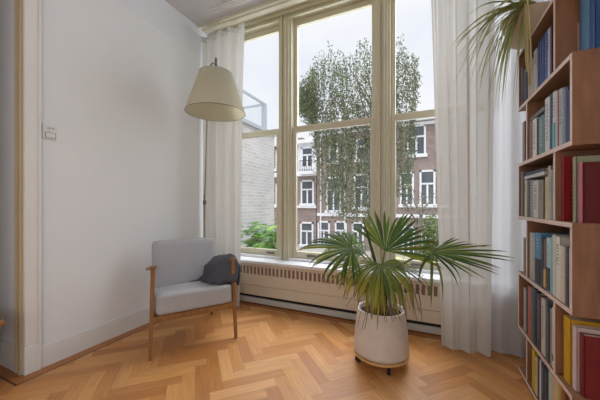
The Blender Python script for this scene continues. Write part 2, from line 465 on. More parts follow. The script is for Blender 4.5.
for bi, (a, b) in enumerate(bays):
    yu, yl = YG+.035, YG-.005
    s = .055
    bm = NB()
    box(bm, a, a+s*.7, yu-.02, yu+.025, MR0+.01, HEAD, .004); box(bm, b-s*.7, b, yu-.02, yu+.025, MR0+.01, HEAD, .004)
    box(bm, a+s*.7, b-s*.7, yu-.02, yu+.025, GT, HEAD, .004); box(bm, a+s*.7, b-s*.7, yu-.02, yu+.025, MR0+.02, MR1, .004)
    obj('upper_sash', bm, M['cream_paint'], win)
    obj('pane', bx(a+s*.7-.004, b-s*.7+.004, yu-.003, yu-.001, MR1-.004, GT+.004), M['glass'], win)
    bm = NB()
    box(bm, a, a+s*.8, yl-.022, yl+.012, SILL+.02, MR1-.015, .004); box(bm, b-s*.8, b, yl-.022, yl+.012, SILL+.02, MR1-.015, .004)
    box(bm, a+s*.8, b-s*.8, yl-.022, yl+.012, MR0, MR1-.012, .004); box(bm, a+s*.8, b-s*.8, yl-.022, yl+.012, SILL+.02, GB, .004)
    obj('lower_sash', bm, M['cream_paint'], win)
    obj('pane', bx(a+s*.8-.004, b-s*.8+.004, yl-.006, yl-.004, GB-.004, MR0+.004), M['glass'], win)
    for fx in ((.82,) if bi == 0 else (.25,) if bi == 2 else (.25, .75)):
        cx = a+(b-a)*fx
        bm = NB(); box(bm, cx-.05, cx+.05, yl-.028, yl-.021, SILL+.045, SILL+.068, .003)
        box(bm, cx-.04, cx-.012, yl-.038, yl-.024, SILL+.05, SILL+.064, .003); box(bm, cx+.012, cx+.04, yl-.038, yl-.024, SILL+.05, SILL+.064, .003)
        obj('sash_lift', bm, M['steel'], win)

# ------------------------------------------------------------------ radiator cover
rc = thing('radiator_cover', 'cream boarded radiator cover with a slotted grille under the window sill', 'radiator cover', ((XL+XR)/2, YP, 0.0))
gt, gb, pb = .372*H, .295*H, .088*H
bm = NB()
mid = .185*H
box(bm, XL+.04, XR-.01, YP, YP+.012, pb, mid-.0015, .002); box(bm, XL+.04, XR-.01, YP, YP+.012, mid+.0015, gb, .002)
box(bm, XL+.04, XR-.01, YP, YP+.02, gt, SILL-.036, .002)
obj('panel', bm, M['cover'], rc)
bm = NB()
pitch = .047
x = XL+.04
while x < XR-.02:
    box(bm, x, x+.018, YP+.0005, YP+.012, gb, gt); x += pitch
obj('grille', bm, M['cover'], rc)
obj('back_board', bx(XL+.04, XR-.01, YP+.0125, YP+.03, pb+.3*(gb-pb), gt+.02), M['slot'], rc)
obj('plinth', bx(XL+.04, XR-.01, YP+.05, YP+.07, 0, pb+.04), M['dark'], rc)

# ------------------------------------------------------------------ curtains
def curtain(name, label, xt0, xt1, xb0, xb1, yc, z0, z1, folds, amp, m, seed, hem=.05):
    root = thing(name, label, 'curtain', ((xb0+xb1)/2, yc, z0), 'curtains at the tall window')
    rr = random.Random(seed); ph = [rr.uniform(-.5, .5) for _ in range(folds+3)]; am = [rr.uniform(.55, 1.15) for _ in range(folds+3)]
    NU, NV = folds*36, 44
    def pt(u, v):
        zz = z1+(z0-z1)*v
        x = (xt0+(xt1-xt0)*u)*(1-v)+(xb0+(xb1-xb0)*u)*v
        s = u*folds; i = int(s)
        k = am[i]*(1-(s-i))+am[i+1]*(s-i)
        a = amp*k*(.55+.45*min(1, v*3))*(1-.45*v)*(.9+.25*math.sin(v*2.5+i))
        w = math.sin(2*PI*s+ph[0]+.35*math.sin(v*3+i*.7))
        y = yc+a*(abs(w)**.8*(1 if w > 0 else -1))
        x += .35*a*math.sin(4*PI*s+ph[1])
        y += amp*.32*(1-v)**1.6*math.sin(6*PI*s+ph[2])
        return Vector((x, y+.006*math.sin(7*v+9*u), zz))
    def strip(v0, v1, nv, off=0):
        bm = NB(); g = []
        for j in range(nv+1):
            g.append([bm.verts.new(pt(i/NU, v0+(v1-v0)*j/nv)+Vector((0, off, 0))) for i in range(NU+1)])
        for j in range(nv):
            for i in range(NU): bm.faces.new((g[j][i], g[j][i+1], g[j+1][i+1], g[j+1][i]))
        return bm
    hv = hem/(z1-z0)
    obj('fabric', strip(.02, 1-hv, NV), m, root, True)
    hm = strip(1-hv, 1, 2, -.0015)
    obj('hem', hm, m, root, True)
    ht = strip(0, .02, 2); bmesh.ops.solidify(ht, geom=ht.faces[:], thickness=.003)
    obj('header_tape', ht, m, root, True)
    return root
YCU = 2.235*H
curtain('curtain', 'narrow white curtain bunched in the wall corner behind the floor lamp', -2.135*H, -1.60*H, -2.12*H, -1.655*H, YCU, .005, 2.73*H, 4, .050, M['curtain'], 3)
curtain('curtain', 'white curtain in deep folds next to the window beside the palm', .010*H, .40*H, .085*H, .37*H, 2.185*H, .005, 2.76*H, 3, .062, M['curtain'], 5)
curtain('curtain', 'sheer white curtain reaching behind the bookcase', .36*H, .79*H, .36*H, .79*H, 2.262*H, .005, 2.76*H, 4, .024, M['sheer'], 11)
bm = NB()
box(bm, XL+.05, XR-.01, 2.22*H-.03, 2.22*H+.03, 2.765*H, 2.785*H, .004)
for x in (-1.9*H, -.6*H, .6*H): box(bm, x-.01, x+.01, 2.22*H-.01, 2.22*H+.01, 2.78*H, CEIL2)
tag(obj('curtain_rail', bm, M['cream_paint']), 'slim cream rail that carries the curtains below the bay ceiling', 'curtain rail')

# ------------------------------------------------------------------ switch on wall
sp = atX(49, 131.5, XL)
sw = thing('light_switch', 'square white wall switch with socket beside the white casing', 'switch', (XL, sp.y, sp.z-.045))
obj('plate', bx(XL, XL+.012, sp.y-.04, sp.y+.04, sp.z-.055, sp.z+.05, bev=.004), M['plastic'], sw)
bm = NB(); tube(bm, [(XL+.010, sp.y+.004, sp.z+.02), (XL+.018, sp.y+.004, sp.z+.02)], .02, 20)
obj('socket', bm, M['plastic'], sw)
bm = NB()
for dy in (-.008, .010): tube(bm, [(XL+.0175, sp.y+.004+dy, sp.z+.02), (XL+.0188, sp.y+.004+dy, sp.z+.02)], .005, 10)
obj('socket_hole', bm, M['grey_plastic'], sw)
obj('rocker', bx(XL+.011, XL+.016, sp.y-.024, sp.y+.03, sp.z-.044, sp.z-.012, bev=.003), M['plastic'], sw)
obj('rocker_gap', bx(XL+.0112, XL+.0135, sp.y-.027, sp.y+.033, sp.z-.047, sp.z-.009), M['grey_plastic'], sw)

# ------------------------------------------------------------------ wooden bench at the far left
bp_ = atX(0, 300, -2.46*H)
bt = thing('wooden_bench', 'low wooden bench by the shaded wall, mostly outside the picture', 'bench', (-2.9, .55, 0))
bxe = atY(6.5, 300, .70*H).x
obj('bench_top', bx(bxe-.9, bxe, .50, .70*H, .400, .435, bev=.012), M['oak'], bt)
for dx in (-.84, -.09):
    for dy in (.52, .70*H-.07):
        obj('leg', bx(bxe+dx, bxe+dx+.045, dy, dy+.045, 0, .402, bev=.006), M['oak'], bt)

# ------------------------------------------------------------------ armchair
FL = Vector((-1.61*H, 1.245*H, 0)); FR = Vector((-1.306*H, 1.70*H, 0))
sd = (FR-FL).normalized(); bd = Vector((-sd.y, sd.x, 0))       # side (to the chair's left), back
if bd.x > 0: bd = -bd
CW = (FR-FL).length
ch = thing('armchair', 'grey upholstered armchair with slim wooden legs and arms in the corner', 'armchair', (FL+FR)/2+bd*.25)
def cp(s, d, z): return FL+sd*s+bd*d+Vector((0, 0, z))
def cmtx(): return Matrix((( sd.x, bd.x, 0, FL.x), (sd.y, bd.y, 0, FL.y), (0, 0, 1, 0), (0, 0, 0, 1)))
ARM = .592*H
for s, st_, in ((-.012, .010), (CW+.008, CW-.006)):
    bm = NB(); beam(bm, cp(s, .0, 0), cp(st_, .055, ARM-.02), .028, .038, sd, .75); obj('front_leg', bm, M['oak'], ch)
    s2 = s+(.047 if s < .1 else -.043)
    bm = NB(); beam(bm, cp(s2, .61, 0), cp(s2, .42, .30), .028, .036, sd, .75); beam(bm, cp(s2, .42, .29), cp(s2, .50, .50*H), .026, .034, sd, 1); obj('rear_leg', bm, M['oak'], ch)
    bm = NB(); beam(bm, cp(st_, .028, ARM-.008), cp(st_, .50, .50*H-.01), .046, .024, sd, 1, .008); obj('armrest', bm, M['oak'], ch)
bm = NB()
beam(bm, cp(.012, .014, .245*H), cp(CW-.012, .014, .245*H), .022, .044, (0, 1, 0))
obj('front_rail', bm, M['oak'], ch)
for s in (.035, CW-.035):
    bm = NB(); beam(bm, cp(s, .02, .245*H), cp(s, .44, .235*H), .022, .04, (0, 0, 1)); obj('side_rail', bm, M['oak'], ch)
bm = NB(); beam(bm, cp(.035, .43, .235*H), cp(CW-.035, .43, .235*H), .022, .04, (0, 0, 1)); obj('back_rail', bm, M['oak'], ch)
def cushion(s0, s1, fn, nx=26, nz=12, name='cushion', puff=.0):
    """rounded slab: fn(a,b,c) maps unit cube to chair space"""
    bm = NB(); bmesh.ops.create_cube(bm, size=2)
    bmesh.ops.subdivide_edges(bm, edges=bm.edges[:], cuts=9, use_grid_fill=True)
    p = 18.0
    for v in bm.verts:
        a, b, c = v.co
        # superellipsoid rounding
        n = (abs(a)**p+abs(b)**p+abs(c)**p)**(1/p)
        q = v.co/n*1.0
        k = .95
        q = q*k+v.co*(1-k) if n > 1 else q
        v.co = fn(*q)
    bmesh.ops.smooth_vert(bm, verts=bm.verts[:], factor=.25, use_axis_x=True, use_axis_y=True, use_axis_z=True)
    bmesh.ops.recalc_face_normals(bm, faces=bm.faces[:])
    return bm
def seat_fn(a, b, c):
    s = CW/2+a*(CW/2-.022)
    d = .245+b*.245
    base = .268*H-.012*(b+1)/2
    top = .405*H-.075*(b+1)/2*.8+.018*(1-a*a)*(1-b*b)
    return cp(s, d-.008, base+(top-base)*(c+1)/2)
sc_ = obj('seat_cushion', cushion(0, 1, seat_fn), M['grey_fabric'], ch, True)
def back_fn(a, b, c):
    s = CW/2+a*(CW/2-.035)
    z0, z1 = .33*H, .70*H
    z = z0+(z1-z0)*(c+1)/2
    d = .435+.055*(c+1)/2*1.6+b*.05-.012*(1-a*a)*(1-c*c)*(1 if b < 0 else 0)
    return cp(s, d, z)
obj('backrest', cushion(0, 1, back_fn), M['grey_fabric'], ch, True)

# throw draped over the arm nearest the window and onto the seat
def throw_bm():
    bm = NB()
    path = []
    sA = CW-.024
    # across section from seat, up over the arm, down outside
    prof = [(sA-.27, .40*H*.966), (sA-.18, .405*H*.975), (sA-.135, .435*H), (sA-.122, .51*H), (sA-.10, ARM-.03), (sA-.045, ARM+.012), (sA+.004, ARM+.022), (sA+.040, ARM+.004), (sA+.056, ARM-.06), (sA+.064, ARM-.15), (sA+.066, ARM-.23)]
    ND = 16
    rows = []
    for i, (s, z) in enumerate(prof):
        row = []
        for j in range(ND+1):
            u = j/ND
            d = .045+.34*u
            if i < 4: d = .10+.29*u
            if i > 8: d += .02*(1-u)
            wob = .014*math.sin(u*19+i*.9)+.008*math.sin(u*33+i*1.7)
            zz = z-(.10 if i > 3 else .06)*(d-.045)*(1.9 if i > 3 else 1)+(0.006 if 4 < i < 8 else 0)
            ss = s
            if i < 2: zz += .008*math.sin(u*14); ss += .02*math.sin(u*9+i)
            elif i < 5: ss += -abs(wob)*1.2
            elif i > 7: ss += abs(wob)*1.2; zz += .02*math.sin(u*6)
            else: zz += abs(wob)*.5
            row.append(bm.verts.new(cp(ss, d, zz)))
        f0 = row[0].co; zf = f0.z if (i > 7 or i < 2) else .412*H
        fw = .012+.016*(1+math.sin(i*2.1)); row.insert(0, bm.verts.new((f0.x-bd.x*fw, f0.y-bd.y*fw, zf)))
        if 1 < i <= 7:
            row.insert(1, bm.verts.new((f0.x-bd.x*.010, f0.y-bd.y*.010, f0.z*.45+zf*.55)))
        else:
            row.insert(1, bm.verts.new((f0.x-bd.x*.006, f0.y-bd.y*.006, f0.z)))
        rows.append(row)
    for i in range(len(rows)-1):
        for j in range(ND+2): bm.faces.new((rows[i][j], rows[i][j+1], rows[i+1][j+1], rows[i+1][j]))
    bmesh.ops.subdivide_edges(bm, edges=bm.edges[:], cuts=1, use_grid_fill=True, smooth=.4)
    bmesh.ops.recalc_face_normals(bm, faces=bm.faces[:])
    bmesh.ops.solidify(bm, geom=bm.faces[:], thickness=.010)
    return bm
tag(obj('throw_blanket', throw_bm(), M['throw'], None, True), 'charcoal knitted throw draped over the arm of the grey armchair', 'throw')

# ------------------------------------------------------------------ floor lamp
lp0 = W(204.5, 300, 2.68*H); lp0.z = 0
ltop = W(208.3, 74, 2.68*H)
shc = W(216, 113, 2.40*H)
lamp = thing('floor_lamp', 'tall floor lamp with a large cream tapered shade behind the armchair', 'floor lamp', (lp0.x, lp0.y, 0))
bm = NB(); lathe(bm, [(.001, 0), (.105, 0), (.105, .012), (.095, .02), (.02, .026), (.001, .026)], lp0.x, lp0.y, 36); obj('base', bm, M['steel'], lamp, True)
bm = NB(); tube(bm, [lp0+Vector((0, 0, .02)), (lp0.x, lp0.y, 1.20)], .009, 12); obj('pole', bm, M['brass'], lamp, True)
mid = Vector((lp0.x, lp0.y, 1.10))
bm = NB(); tube(bm, [mid+Vector((.012, -.012, -.02)), ltop], .006, 10); obj('upper_pole', bm, M['brass'], lamp, True)
bm = NB(); tube(bm, [mid+Vector((0, 0, -.01)), mid+Vector((0, 0, .035))], .017, 12); tube(bm, [mid+Vector((0, 0, .012)), mid+Vector((.035, -.02, .012))], .008, 10); obj('clamp', bm, M['steel'], lamp, True)
bm = NB(); tube(bm, [mid+Vector((0, 0, .09)), Vector((ltop.x-.02, ltop.y+.01, ltop.z-.3))], .004, 8); obj('cord', bm, M['brass'], lamp, True)
shtop = W(216, 74, 2.40*H)
hook = Vector((shc.x, shc.y, W(216, 66.5, 2.4*H).z))
arcp = bez(ltop, Vector(((ltop.x+hook.x)/2, (ltop.y+hook.y)/2, ltop.z+.10)), hook+Vector((0, 0, .0)), 14)
bm = NB(); tube(bm, arcp+[Vector((shc.x, shc.y, shtop.z-.01))], .007, 10); obj('arm', bm, M['steel'], lamp, True)
bm = NB(); lathe(bm, [(.001, hook.z-.02), (.012, hook.z-.01), (.016, hook.z+.02), (.008, hook.z+.035), (.014, hook.z+.05), (.010, hook.z+.075), (.001, hook.z+.09)], shc.x, shc.y, 14); obj('finial', bm, M['steel'], lamp, True)
rb, rt = 29/F*2.40*H, 16.3/F*2.40*H
zb, zt = shc.z, shtop.z
bm = NB()
lathe(bm, [(rb, zb), (rt, zt), (rt-.003, zt), (rb-.003, zb), (rb, zb)], shc.x, shc.y, 56); obj('lamp_shade', bm, M['shade'], lamp, True)
for r_, z_ in ((rb, zb), (rt, zt)):
    bm = NB()
    pts = [(shc.x+r_*math.cos(2*PI*k/48), shc.y+r_*math.sin(2*PI*k/48), z_) for k in range(49)]; tube(bm, pts, .0025, 6, False)
    obj('shade_ring', bm, M['steel'], lamp, True)
bm = NB()
tube(bm, [(shc.x, shc.y, shtop.z), (shc.x, shc.y, zb+.22)], .006, 10); tube(bm, [(shc.x, shc.y, zb+.26), (shc.x, shc.y, zb+.19)], .018, 14)
for k in range(3):
    a = k*2*PI/3+.4; tube(bm, [(shc.x, shc.y, zt-.012), (shc.x+rt*math.cos(a), shc.y+rt*math.sin(a), zt-.002)], .0022, 6)
obj('bulb_holder', bm, M['brass'], lamp, True)
bm = NB(); lathe(bm, [(.001, zb+.10), (.022, zb+.11), (.032, zb+.135), (.03, zb+.165), (.016, zb+.20)], shc.x, shc.y, 18); obj('bulb', bm, M['plastic'], lamp, True)

# ------------------------------------------------------------------ palm in pot on trolley
pc = W(380.8, 360.5, 1.785*H); px_, py_ = pc.x, pc.y
tr = thing('plant_trolley', 'round plywood plant trolley on small castors under the white pot', 'plant trolley', (px_, py_, 0))
bm = NB(); lathe(bm, [(.001, .058), (.184, .058), (.188, .061), (.188, .072), (.185, .075), (.001, .075)], px_, py_, 48); obj('board', bm, M['ply'], tr)
for k in range(4):
    a = math.atan2(-py_, -px_)+.32+k*PI/2
    wx, wy = px_+.158*math.cos(a), py_+.158*math.sin(a)
    bm = NB(); d = Vector((math.cos(a+1.2), math.sin(a+1.2), 0))*.010; c = Vector((wx, wy, .022))
    tube(bm, [c-d, c+d], .022, 16); box(bm, wx-.009, wx+.009, wy-.009, wy+.009, .03, .0585)
    obj('castor', bm, M['black'], tr)
palm = thing('potted_palm', 'green fan palm in a tapered white pot standing in front of the window', 'potted plant', (px_, py_, .075))
z0, z1 = .0755, .338*H
bm = NB()
lathe(bm, [(.001, z0), (.173, z0), (.184, z0+.008), (.187, z0+.03), (.176, z0+(z1-z0)*.5), (.160, z1-.012), (.158, z1), (.148, z1), (.146, z1-.012), (.148, z1-.05), (.001, z1-.05)], px_, py_, 56)
obj('pot', bm, M['pot'], palm, True)
bm = NB(); lathe(bm, [(.147, z1-.035), (.1, z1-.026), (.05, z1-.02), (.001, z1-.018)], px_, py_, 36)
for v in bm.verts: v.co.z += .008*noise.noise(v.co*40)
obj('soil', bm, M['soil'], palm, True)
TR = Vector((px_, py_, .51*H))
bm = NB(); tube(bm, [(px_, py_, z1-.04), (px_+.004, py_, .40*H), (px_, py_+.004, .47*H), TR], [.042, .04, .036, .02], 14)
for v in bm.verts: v.co += Vector((noise.noise(v.co*50), noise.noise(v.co*50+Vector((9, 0, 0))), 0))*.008
obj('trunk', bm, M['trunk'], palm, True)

GREEN = [srgb(94, 120, 50), srgb(78, 106, 46), srgb(114, 136, 62), srgb(64, 90, 42)]
YEL = srgb(188, 176, 58); BRN = srgb(120, 88, 56)
def fan(parent, hub, axis, normal, n, Rr, spread, droop, yellow=0, brown=.25, fused=.42, seed=0, width=1.0, lens=None, attach=None, cup=.0, tp=1.8):
    rr = random.Random(seed)
    a = Vector(axis).normalized(); nn = Vector(normal); nn = (nn-a*nn.dot(a)).normalized(); s = nn.cross(a)
    leaf = None
    # stalk
    start = attach or TR
    mid = (start+hub)/2+Vector((0, 0, .06))+(start-hub).cross(Vector((0, 0, 1)))*.04
    bm = NB(); tube(bm, bez(Vector(start), mid, Vector(hub), 10), [.0075-.003*i/10 for i in range(11)], 7)
    st_ = obj('leaf_stalk', bm, M['frond_stem'], parent, True)
    bm = NB(); tl = bm.loops.layers.float_color.new('tint')
    vcol = {}
    dth = 2*spread/(n-1)
    for i in range(n):
        th = -spread+dth*i+rr.uniform(-.25, .25)*dth
        L = Rr*(.72+.28*math.cos(th*.62))*rr.uniform(.88, 1.08)
        if lens: L *= lens(th)
        d = a*math.cos(th)+s*math.sin(th); q = nn.cross(d)
        g = rr.choice(GREEN); yk = min(1, max(0, yellow+rr.uniform(-.25, .25))) if yellow else (rr.random() < .12)*.5
        dr = droop*rr.uniform(.6, 1.5); bend = rr.uniform(-.06, .06)
        K = 10; prev = None
        for k in range(K+1):
            r = k/K
            w = 2*r*L*math.tan(dth/2)*.98 if r < fused else 2*fused*L*math.tan(dth/2)*(1-((r-fused)/(1-fused))**tp)
            w = max(w*width, .0009)
            dd = r*r*r*dr
            flat = 1/(1+dd*.8)
            c = Vector(hub)+d*(r*L*flat)+q*(bend*r*r*L)+nn*(cup*r*L*(1-r*.6))+Vector((0, 0, -dd*L))
            fold = nn*(-w*.32)
            v0 = bm.verts.new(c-q*w*.5); v1 = bm.verts.new(c-fold*.6); v2 = bm.verts.new(c+q*w*.5)
            col = lerp3(g, YEL, yk*min(1, r*1.3))
            if r > .78: col = lerp3(col, BRN, min(1, (r-.78)/.16)*min(1, brown*3*rr.uniform(.6, 1.2)))
            for v in (v0, v1, v2): vcol[v] = col
            if prev:
                bm.faces.new((prev[0], prev[1], v1, v0)); bm.faces.new((prev[1], prev[2], v2, v1))
            prev = (v0, v1, v2)
    for f in bm.faces:
        for l in f.loops: l[tl] = (*vcol[l.vert], 1)
    return obj('leaf_blade', bm, M['leaf'], st_, False)

VX = Vector((CS, SN, 0)); VZ = Vector((-SN, CS, 0)); VU = Vector((0, 0, 1))      # right, away, up as seen from the sofa side
def V3(r, u, t): return VX*r+VU*u-VZ*t          # t towards the room
# left leaf, upper leaf, front hanging leaf, right leaf, yellowing leaf, small rear leaves
fan(palm, W(352, 248, 1.70*H), V3(-1, .10, .12), V3(.06, .74, .66), 26, .355*H, 1.72, .22, seed=1, fused=.42, tp=2.6, lens=lambda th: 1-.2*abs(math.sin(th)))
fan(palm, W(385, 251, 1.74*H), V3(.42, .85, -.05), V3(-.1, .25, .95), 22, .31*H, 1.30, .10, seed=2, brown=.3, fused=.5, tp=2.4, lens=lambda th: 1.0+.22*max(0, -math.sin(th)), cup=-.05)
fan(palm, W(381, 264, 1.62*H), V3(.02, -.45, .80), V3(0, .80, .52), 30, .29*H, 2.1, .5, yellow=.35, brown=.6, seed=3, fused=.55)
fan(palm, W(431, 252, 1.72*H), V3(.97, .03, .25), V3(-.02, .90, .38), 15, .45*H, .85, .06, seed=4, brown=.4, fused=.36, width=1.25, tp=3, lens=lambda th: 1-.35*abs(math.sin(th)))
fan(palm, W(432, 253, 1.71*H), V3(.55, -.6, .3), V3(.3, .5, .8), 7, .25*H, 1.5, .55, seed=14, brown=.6, fused=.3, width=.5, tp=3)
fan(palm, W(362, 266, 1.68*H), V3(-.85, -.28, .35), V3(-.2, .8, .5), 12, .24*H, 1.0, .35, yellow=.8, brown=.8, seed=5, width=.85, fused=.5)
fan(palm, W(398, 267, 1.76*H), V3(.9, -.05, -.1), V3(0, .9, .35), 11, .24*H, .95, .3, brown=1, seed=6, width=.7)
fan(palm, W(382, 276, 1.64*H), V3(.0, -.72, .6), V3(0, .6, .75), 14, .22*H, 1.3, .6, yellow=.9, brown=1, seed=8, width=.7, fused=.5)
fan(palm, W(364, 253, 1.86*H), V3(-.7, .1, -.4), V3(-.1, .9, .3), 12, .22*H, 1.3, .2, seed=9, brown=.3)
# spear leaf
bm = NB(); tl = bm.loops.layers.float_color.new('tint')
p0, p1 = TR, W(363, 219, 1.72*H)
tube(bm, [p0, (p0*.6+p1*.4), (p0*.25+p1*.75), p1], [.006, .010, .008, .001], 6)
for f in bm.faces:
    for l in f.loops: l[tl] = (*srgb(70, 92, 46), 1)
obj('spear_leaf', bm, M['leaf'], palm, True)
# dry strings hanging over the rim
bm = NB(); rr = random.Random(4)
for k in range(26):
    a = W(rr.uniform(352, 420), rr.uniform(278, 292), rr.uniform(1.50, 1.60)*H)
    b = a+VX*((a-TR).dot(VX)*rr.uniform(.1, .45))+Vector((0, 0, -rr.uniform(.08, .26)))-VZ*rr.uniform(0, .02)
    tube(bm, bez(a, (a+b)/2+VX*rr.uniform(-.01, .01)+Vector((0, 0, .01)), b, 4), .0013, 4)
obj('dry_leaf_tips', bm, M['twig'], palm)

# ------------------------------------------------------------------ bookcase
BX = .49*H; BD = .285*H; TB = .019*H
bc_ = thing('bookcase', 'tall walnut bookcase of staggered open boxes full of books', 'bookcase', (BX+BD/2, 1.72*H, 0))
LV = [.032, .28, .598, .927, 1.2375, 1.567, 1.89]      # top of each board, bottom to top
YA0, YA1 = 1.378*H, 2.072*H
ODD = (1.533*H, 2.072*H); EVEN = (1.378*H, 1.921*H)
def edged(x0, x1, y0, y1, z0, z1):
    bm = NB(); box(bm, x0, x1, y0, y1, z0, z1, .0015)
    for f in bm.faces:
        if f.normal.x < -.5 : f.material_index = 1
    return bm
for k, z in enumerate(LV):
    bm = edged(BX, BX+BD, YA0, YA1, z*H-TB, z*H); bm.normal_update()
    for f in bm.faces: f.material_index = 1 if f.normal.x < -.5 else 0
    obj('shelf', bm, [M['shelf'], M['shelf_edge']], bc_)
def sidepanel(y0, y1, za, zb):
    bm = edged(BX, BX+BD-.012, y0, y1, za, zb); bm.normal_update()
    for f in bm.faces: f.material_index = 1 if f.normal.x < -.5 else 0
    obj('side_panel', bm, [M['shelf'], M['shelf_edge']], bc_)
for k in range(6):
    rng = EVEN if k % 2 == 0 else ODD
    za, zb_ = LV[k]*H, LV[k+1]*H-TB
    sidepanel(rng[0], rng[0]+TB, za, zb_); sidepanel(rng[1]-TB, rng[1], za, zb_)
    obj('back_panel', bx(BX+BD-.012, BX+BD-.004, rng[0], rng[1], za, zb_), M['shelf'], bc_)
obj('plinth', bx(BX+.03, BX+BD-.02, YA0+.03, YA1-.03, 0, LV[0]*H-TB), M['shelf'], bc_)

def book(label, group, lvl, y0, y1, h, depth, col, x=None, marks=0, mcol=None, lying=False, base=None, slant=0, band=None):
    """upright book: spine towards the room (-X), thickness along Y"""
    x = BX+.010 if x is None else x
    zb0 = LV[lvl]*H+.0005 if base is None else base
    t = y1-y0
    root = thing('book', label, 'book', (x+depth/2, (y0+y1)/2, zb0), group)
    cvr = min(.0025, t*.18)
    m = colmat(col)
    bm = NB()
    if not lying:
        box(bm, x, x+depth, y0, y0+cvr, zb0, zb0+h); box(bm, x, x+depth, y1-cvr, y1, zb0, zb0+h)
        # rounded spine
        n = 6; pr = []
        for i in range(n+1):
            a = PI*i/n; pr.append((x+.002-.004*math.sin(a), y0+t*(1-math.cos(a))/2))
        lo = [bm.verts.new((px, py, zb0)) for px, py in pr]+[bm.verts.new((x+.004, y1, zb0)), bm.verts.new((x+.004, y0, zb0))]
        hi = [bm.verts.new((v.co.x, v.co.y, zb0+h)) for v in lo]
        N = len(lo)
        for i in range(N): bm.faces.new((lo[i], lo[(i+1) % N], hi[(i+1) % N], hi[i]))
        bm.faces.new(lo[::-1]); bm.faces.new(hi)
        obj('cover', bm, m, root)
        obj('page_block', bx(x+.004, x+depth-.004, y0+cvr, y1-cvr, zb0+.002, zb0+h-.004), M['pages'], root)
        xs = x-.0026
        if marks:
            mm = colmat(tuple(int(q*.4+w_*.6) for q, w_ in zip(mcol, col))); bm = NB(); rr = random.Random(hash(label) % 9999 if False else int(h*1e5)+lvl)
            z = zb0+h*.88; w = t*.2
            while z > max(zb0+.05, zb0+h*(.88-.11*marks)):
                l = rr.uniform(.003, .009)
                box(bm, xs-.0004, xs+.0015, (y0+y1)/2-w, (y0+y1)/2+w, z-l, z); z -= l+rr.uniform(.005, .011)
            obj('spine_lettering', bm, mm, root)
        if band:
            bcol, f0, f1 = band
            bm = NB(); box(bm, xs-.0006, xs+.003, y0+t*.08, y1-t*.08, zb0+h*f0, zb0+h*f1); obj('spine_band', bm, colmat(bcol), root)
    else:
        # lying flat: thickness along z = t is h here
        L = y1-y0; th = h
        box(bm, x, x+depth, y0, y1, zb0, zb0+cvr); box(bm, x, x+depth, y0, y1, zb0+th-cvr, zb0+th); box(bm, x, x+.004, y0, y1, zb0, zb0+th, .001)
        obj('cover', bm, m, root)
        obj('page_block', bx(x+.004, x+depth-.004, y0+.003, y1-.003, zb0+cvr, zb0+th-cvr), M['pages'], root)
        if slant:
            root.rotation_euler = (slant, 0, 0)
    return root

def row(lvl, group, items, rng, xs=None):
    """items: (px0, px1, top py, colour, label, marks, markcolour, depth, band)"""
    X = BX+.009 if xs is None else xs
    lim0, lim1 = rng
    cur = None
    tops = {}
    for it in items:
        a, b, ty, col, label = it[:5]
        marks, mcol = (it[5], it[6]) if len(it) > 6 else (0, None)
        dep = it[7] if len(it) > 7 and it[7] else rnd.uniform(.13, .19)
        band = it[8] if len(it) > 8 else None
        ya, yb = atX(a, 0, X).y, atX(b, 0, X).y          # ya far, yb near
        ya = min(ya, lim1-.001); yb = max(yb, lim0+.001)
        if cur is not None: ya = min(ya, cur-.0006)
        zt = atX((a+b)/2, ty, X).z
        h = max(.10, min(zt-LV[lvl]*H, (LV[lvl+1]-LV[lvl])*H-TB-.008))
        book(label, group, lvl, yb, ya, h, dep, col, X, marks, mcol, band=band)
        cur = yb; tops[label] = (yb, ya, h)
    return tops

oddin = (ODD[0]+TB, ODD[1]-TB); evin = (EVEN[0]+TB, EVEN[1]-TB)
g1, g2, g3, g4, g5, g6 = ('books on the top shelf', 'books on the second shelf', 'books on the third shelf', 'books on the fourth shelf', 'books on the fifth shelf', 'books on the lowest shelf')
K_, W_ = (30, 30, 36), (230, 228, 224)
row(5, g1, [
 (520.8, 523.5, 68, (44, 48, 46), 'near black book first at the window end of the top shelf', 0, None),
 (523.7, 527.6, 68, (34, 34, 38), 'second black book on the top shelf with a grey ring on its spine', 1, (120, 122, 126)),
 (528.0, 530.6, 60, (178, 160, 156), 'mauve grey book behind the hanging runners on the top shelf'),
 (530.8, 533.4, 60, (186, 170, 150), 'beige book behind the hanging runners on the top shelf'),
 (533.6, 537.4, 50, (178, 174, 178), 'tall pale grey book just before the blue ones, top shelf', 2, (90, 90, 100)),
 (537.8, 539.8, 43, (52, 62, 108), 'slim navy book first of the blue set on the top shelf', 3, (200, 205, 220)),
 (540.0, 542.0, 40, (62, 88, 150), 'slim mid blue book second of the blue set, top shelf', 4, (210, 215, 230)),
 (542.2, 544.8, 36, (50, 74, 140), 'royal blue book third of the blue set, top shelf', 4, (220, 224, 236)),
 (545.0, 547.6, 32, (78, 104, 160), 'lighter blue book with pale lettering, fourth of the blue set', 5, (226, 226, 236)),
 (547.8, 549.8, 29, (206, 200, 212), 'thin whitish book beside the upright on the top shelf', 3, (90, 80, 130)),
 (550.2, 551.9, 27, (92, 60, 96), 'thin purple book squeezed against the upright, top shelf'),
], oddin)
gap5 = (1.378*H, 1.533*H)
row(5, g1, [
 (575.0, 578.8, 25, (176, 150, 130), 'small brownish book before the big blue ones, top shelf'),
 (579.6, 589.5, -40, (92, 134, 172), 'big light blue book at the open end of the top shelf', 0, None, .2),
 (590.2, 594.6, -40, (48, 86, 138), 'big deeper blue book outermost on the top shelf', 0, None, .2),
], (1.380*H, 1.53*H), .56*H)

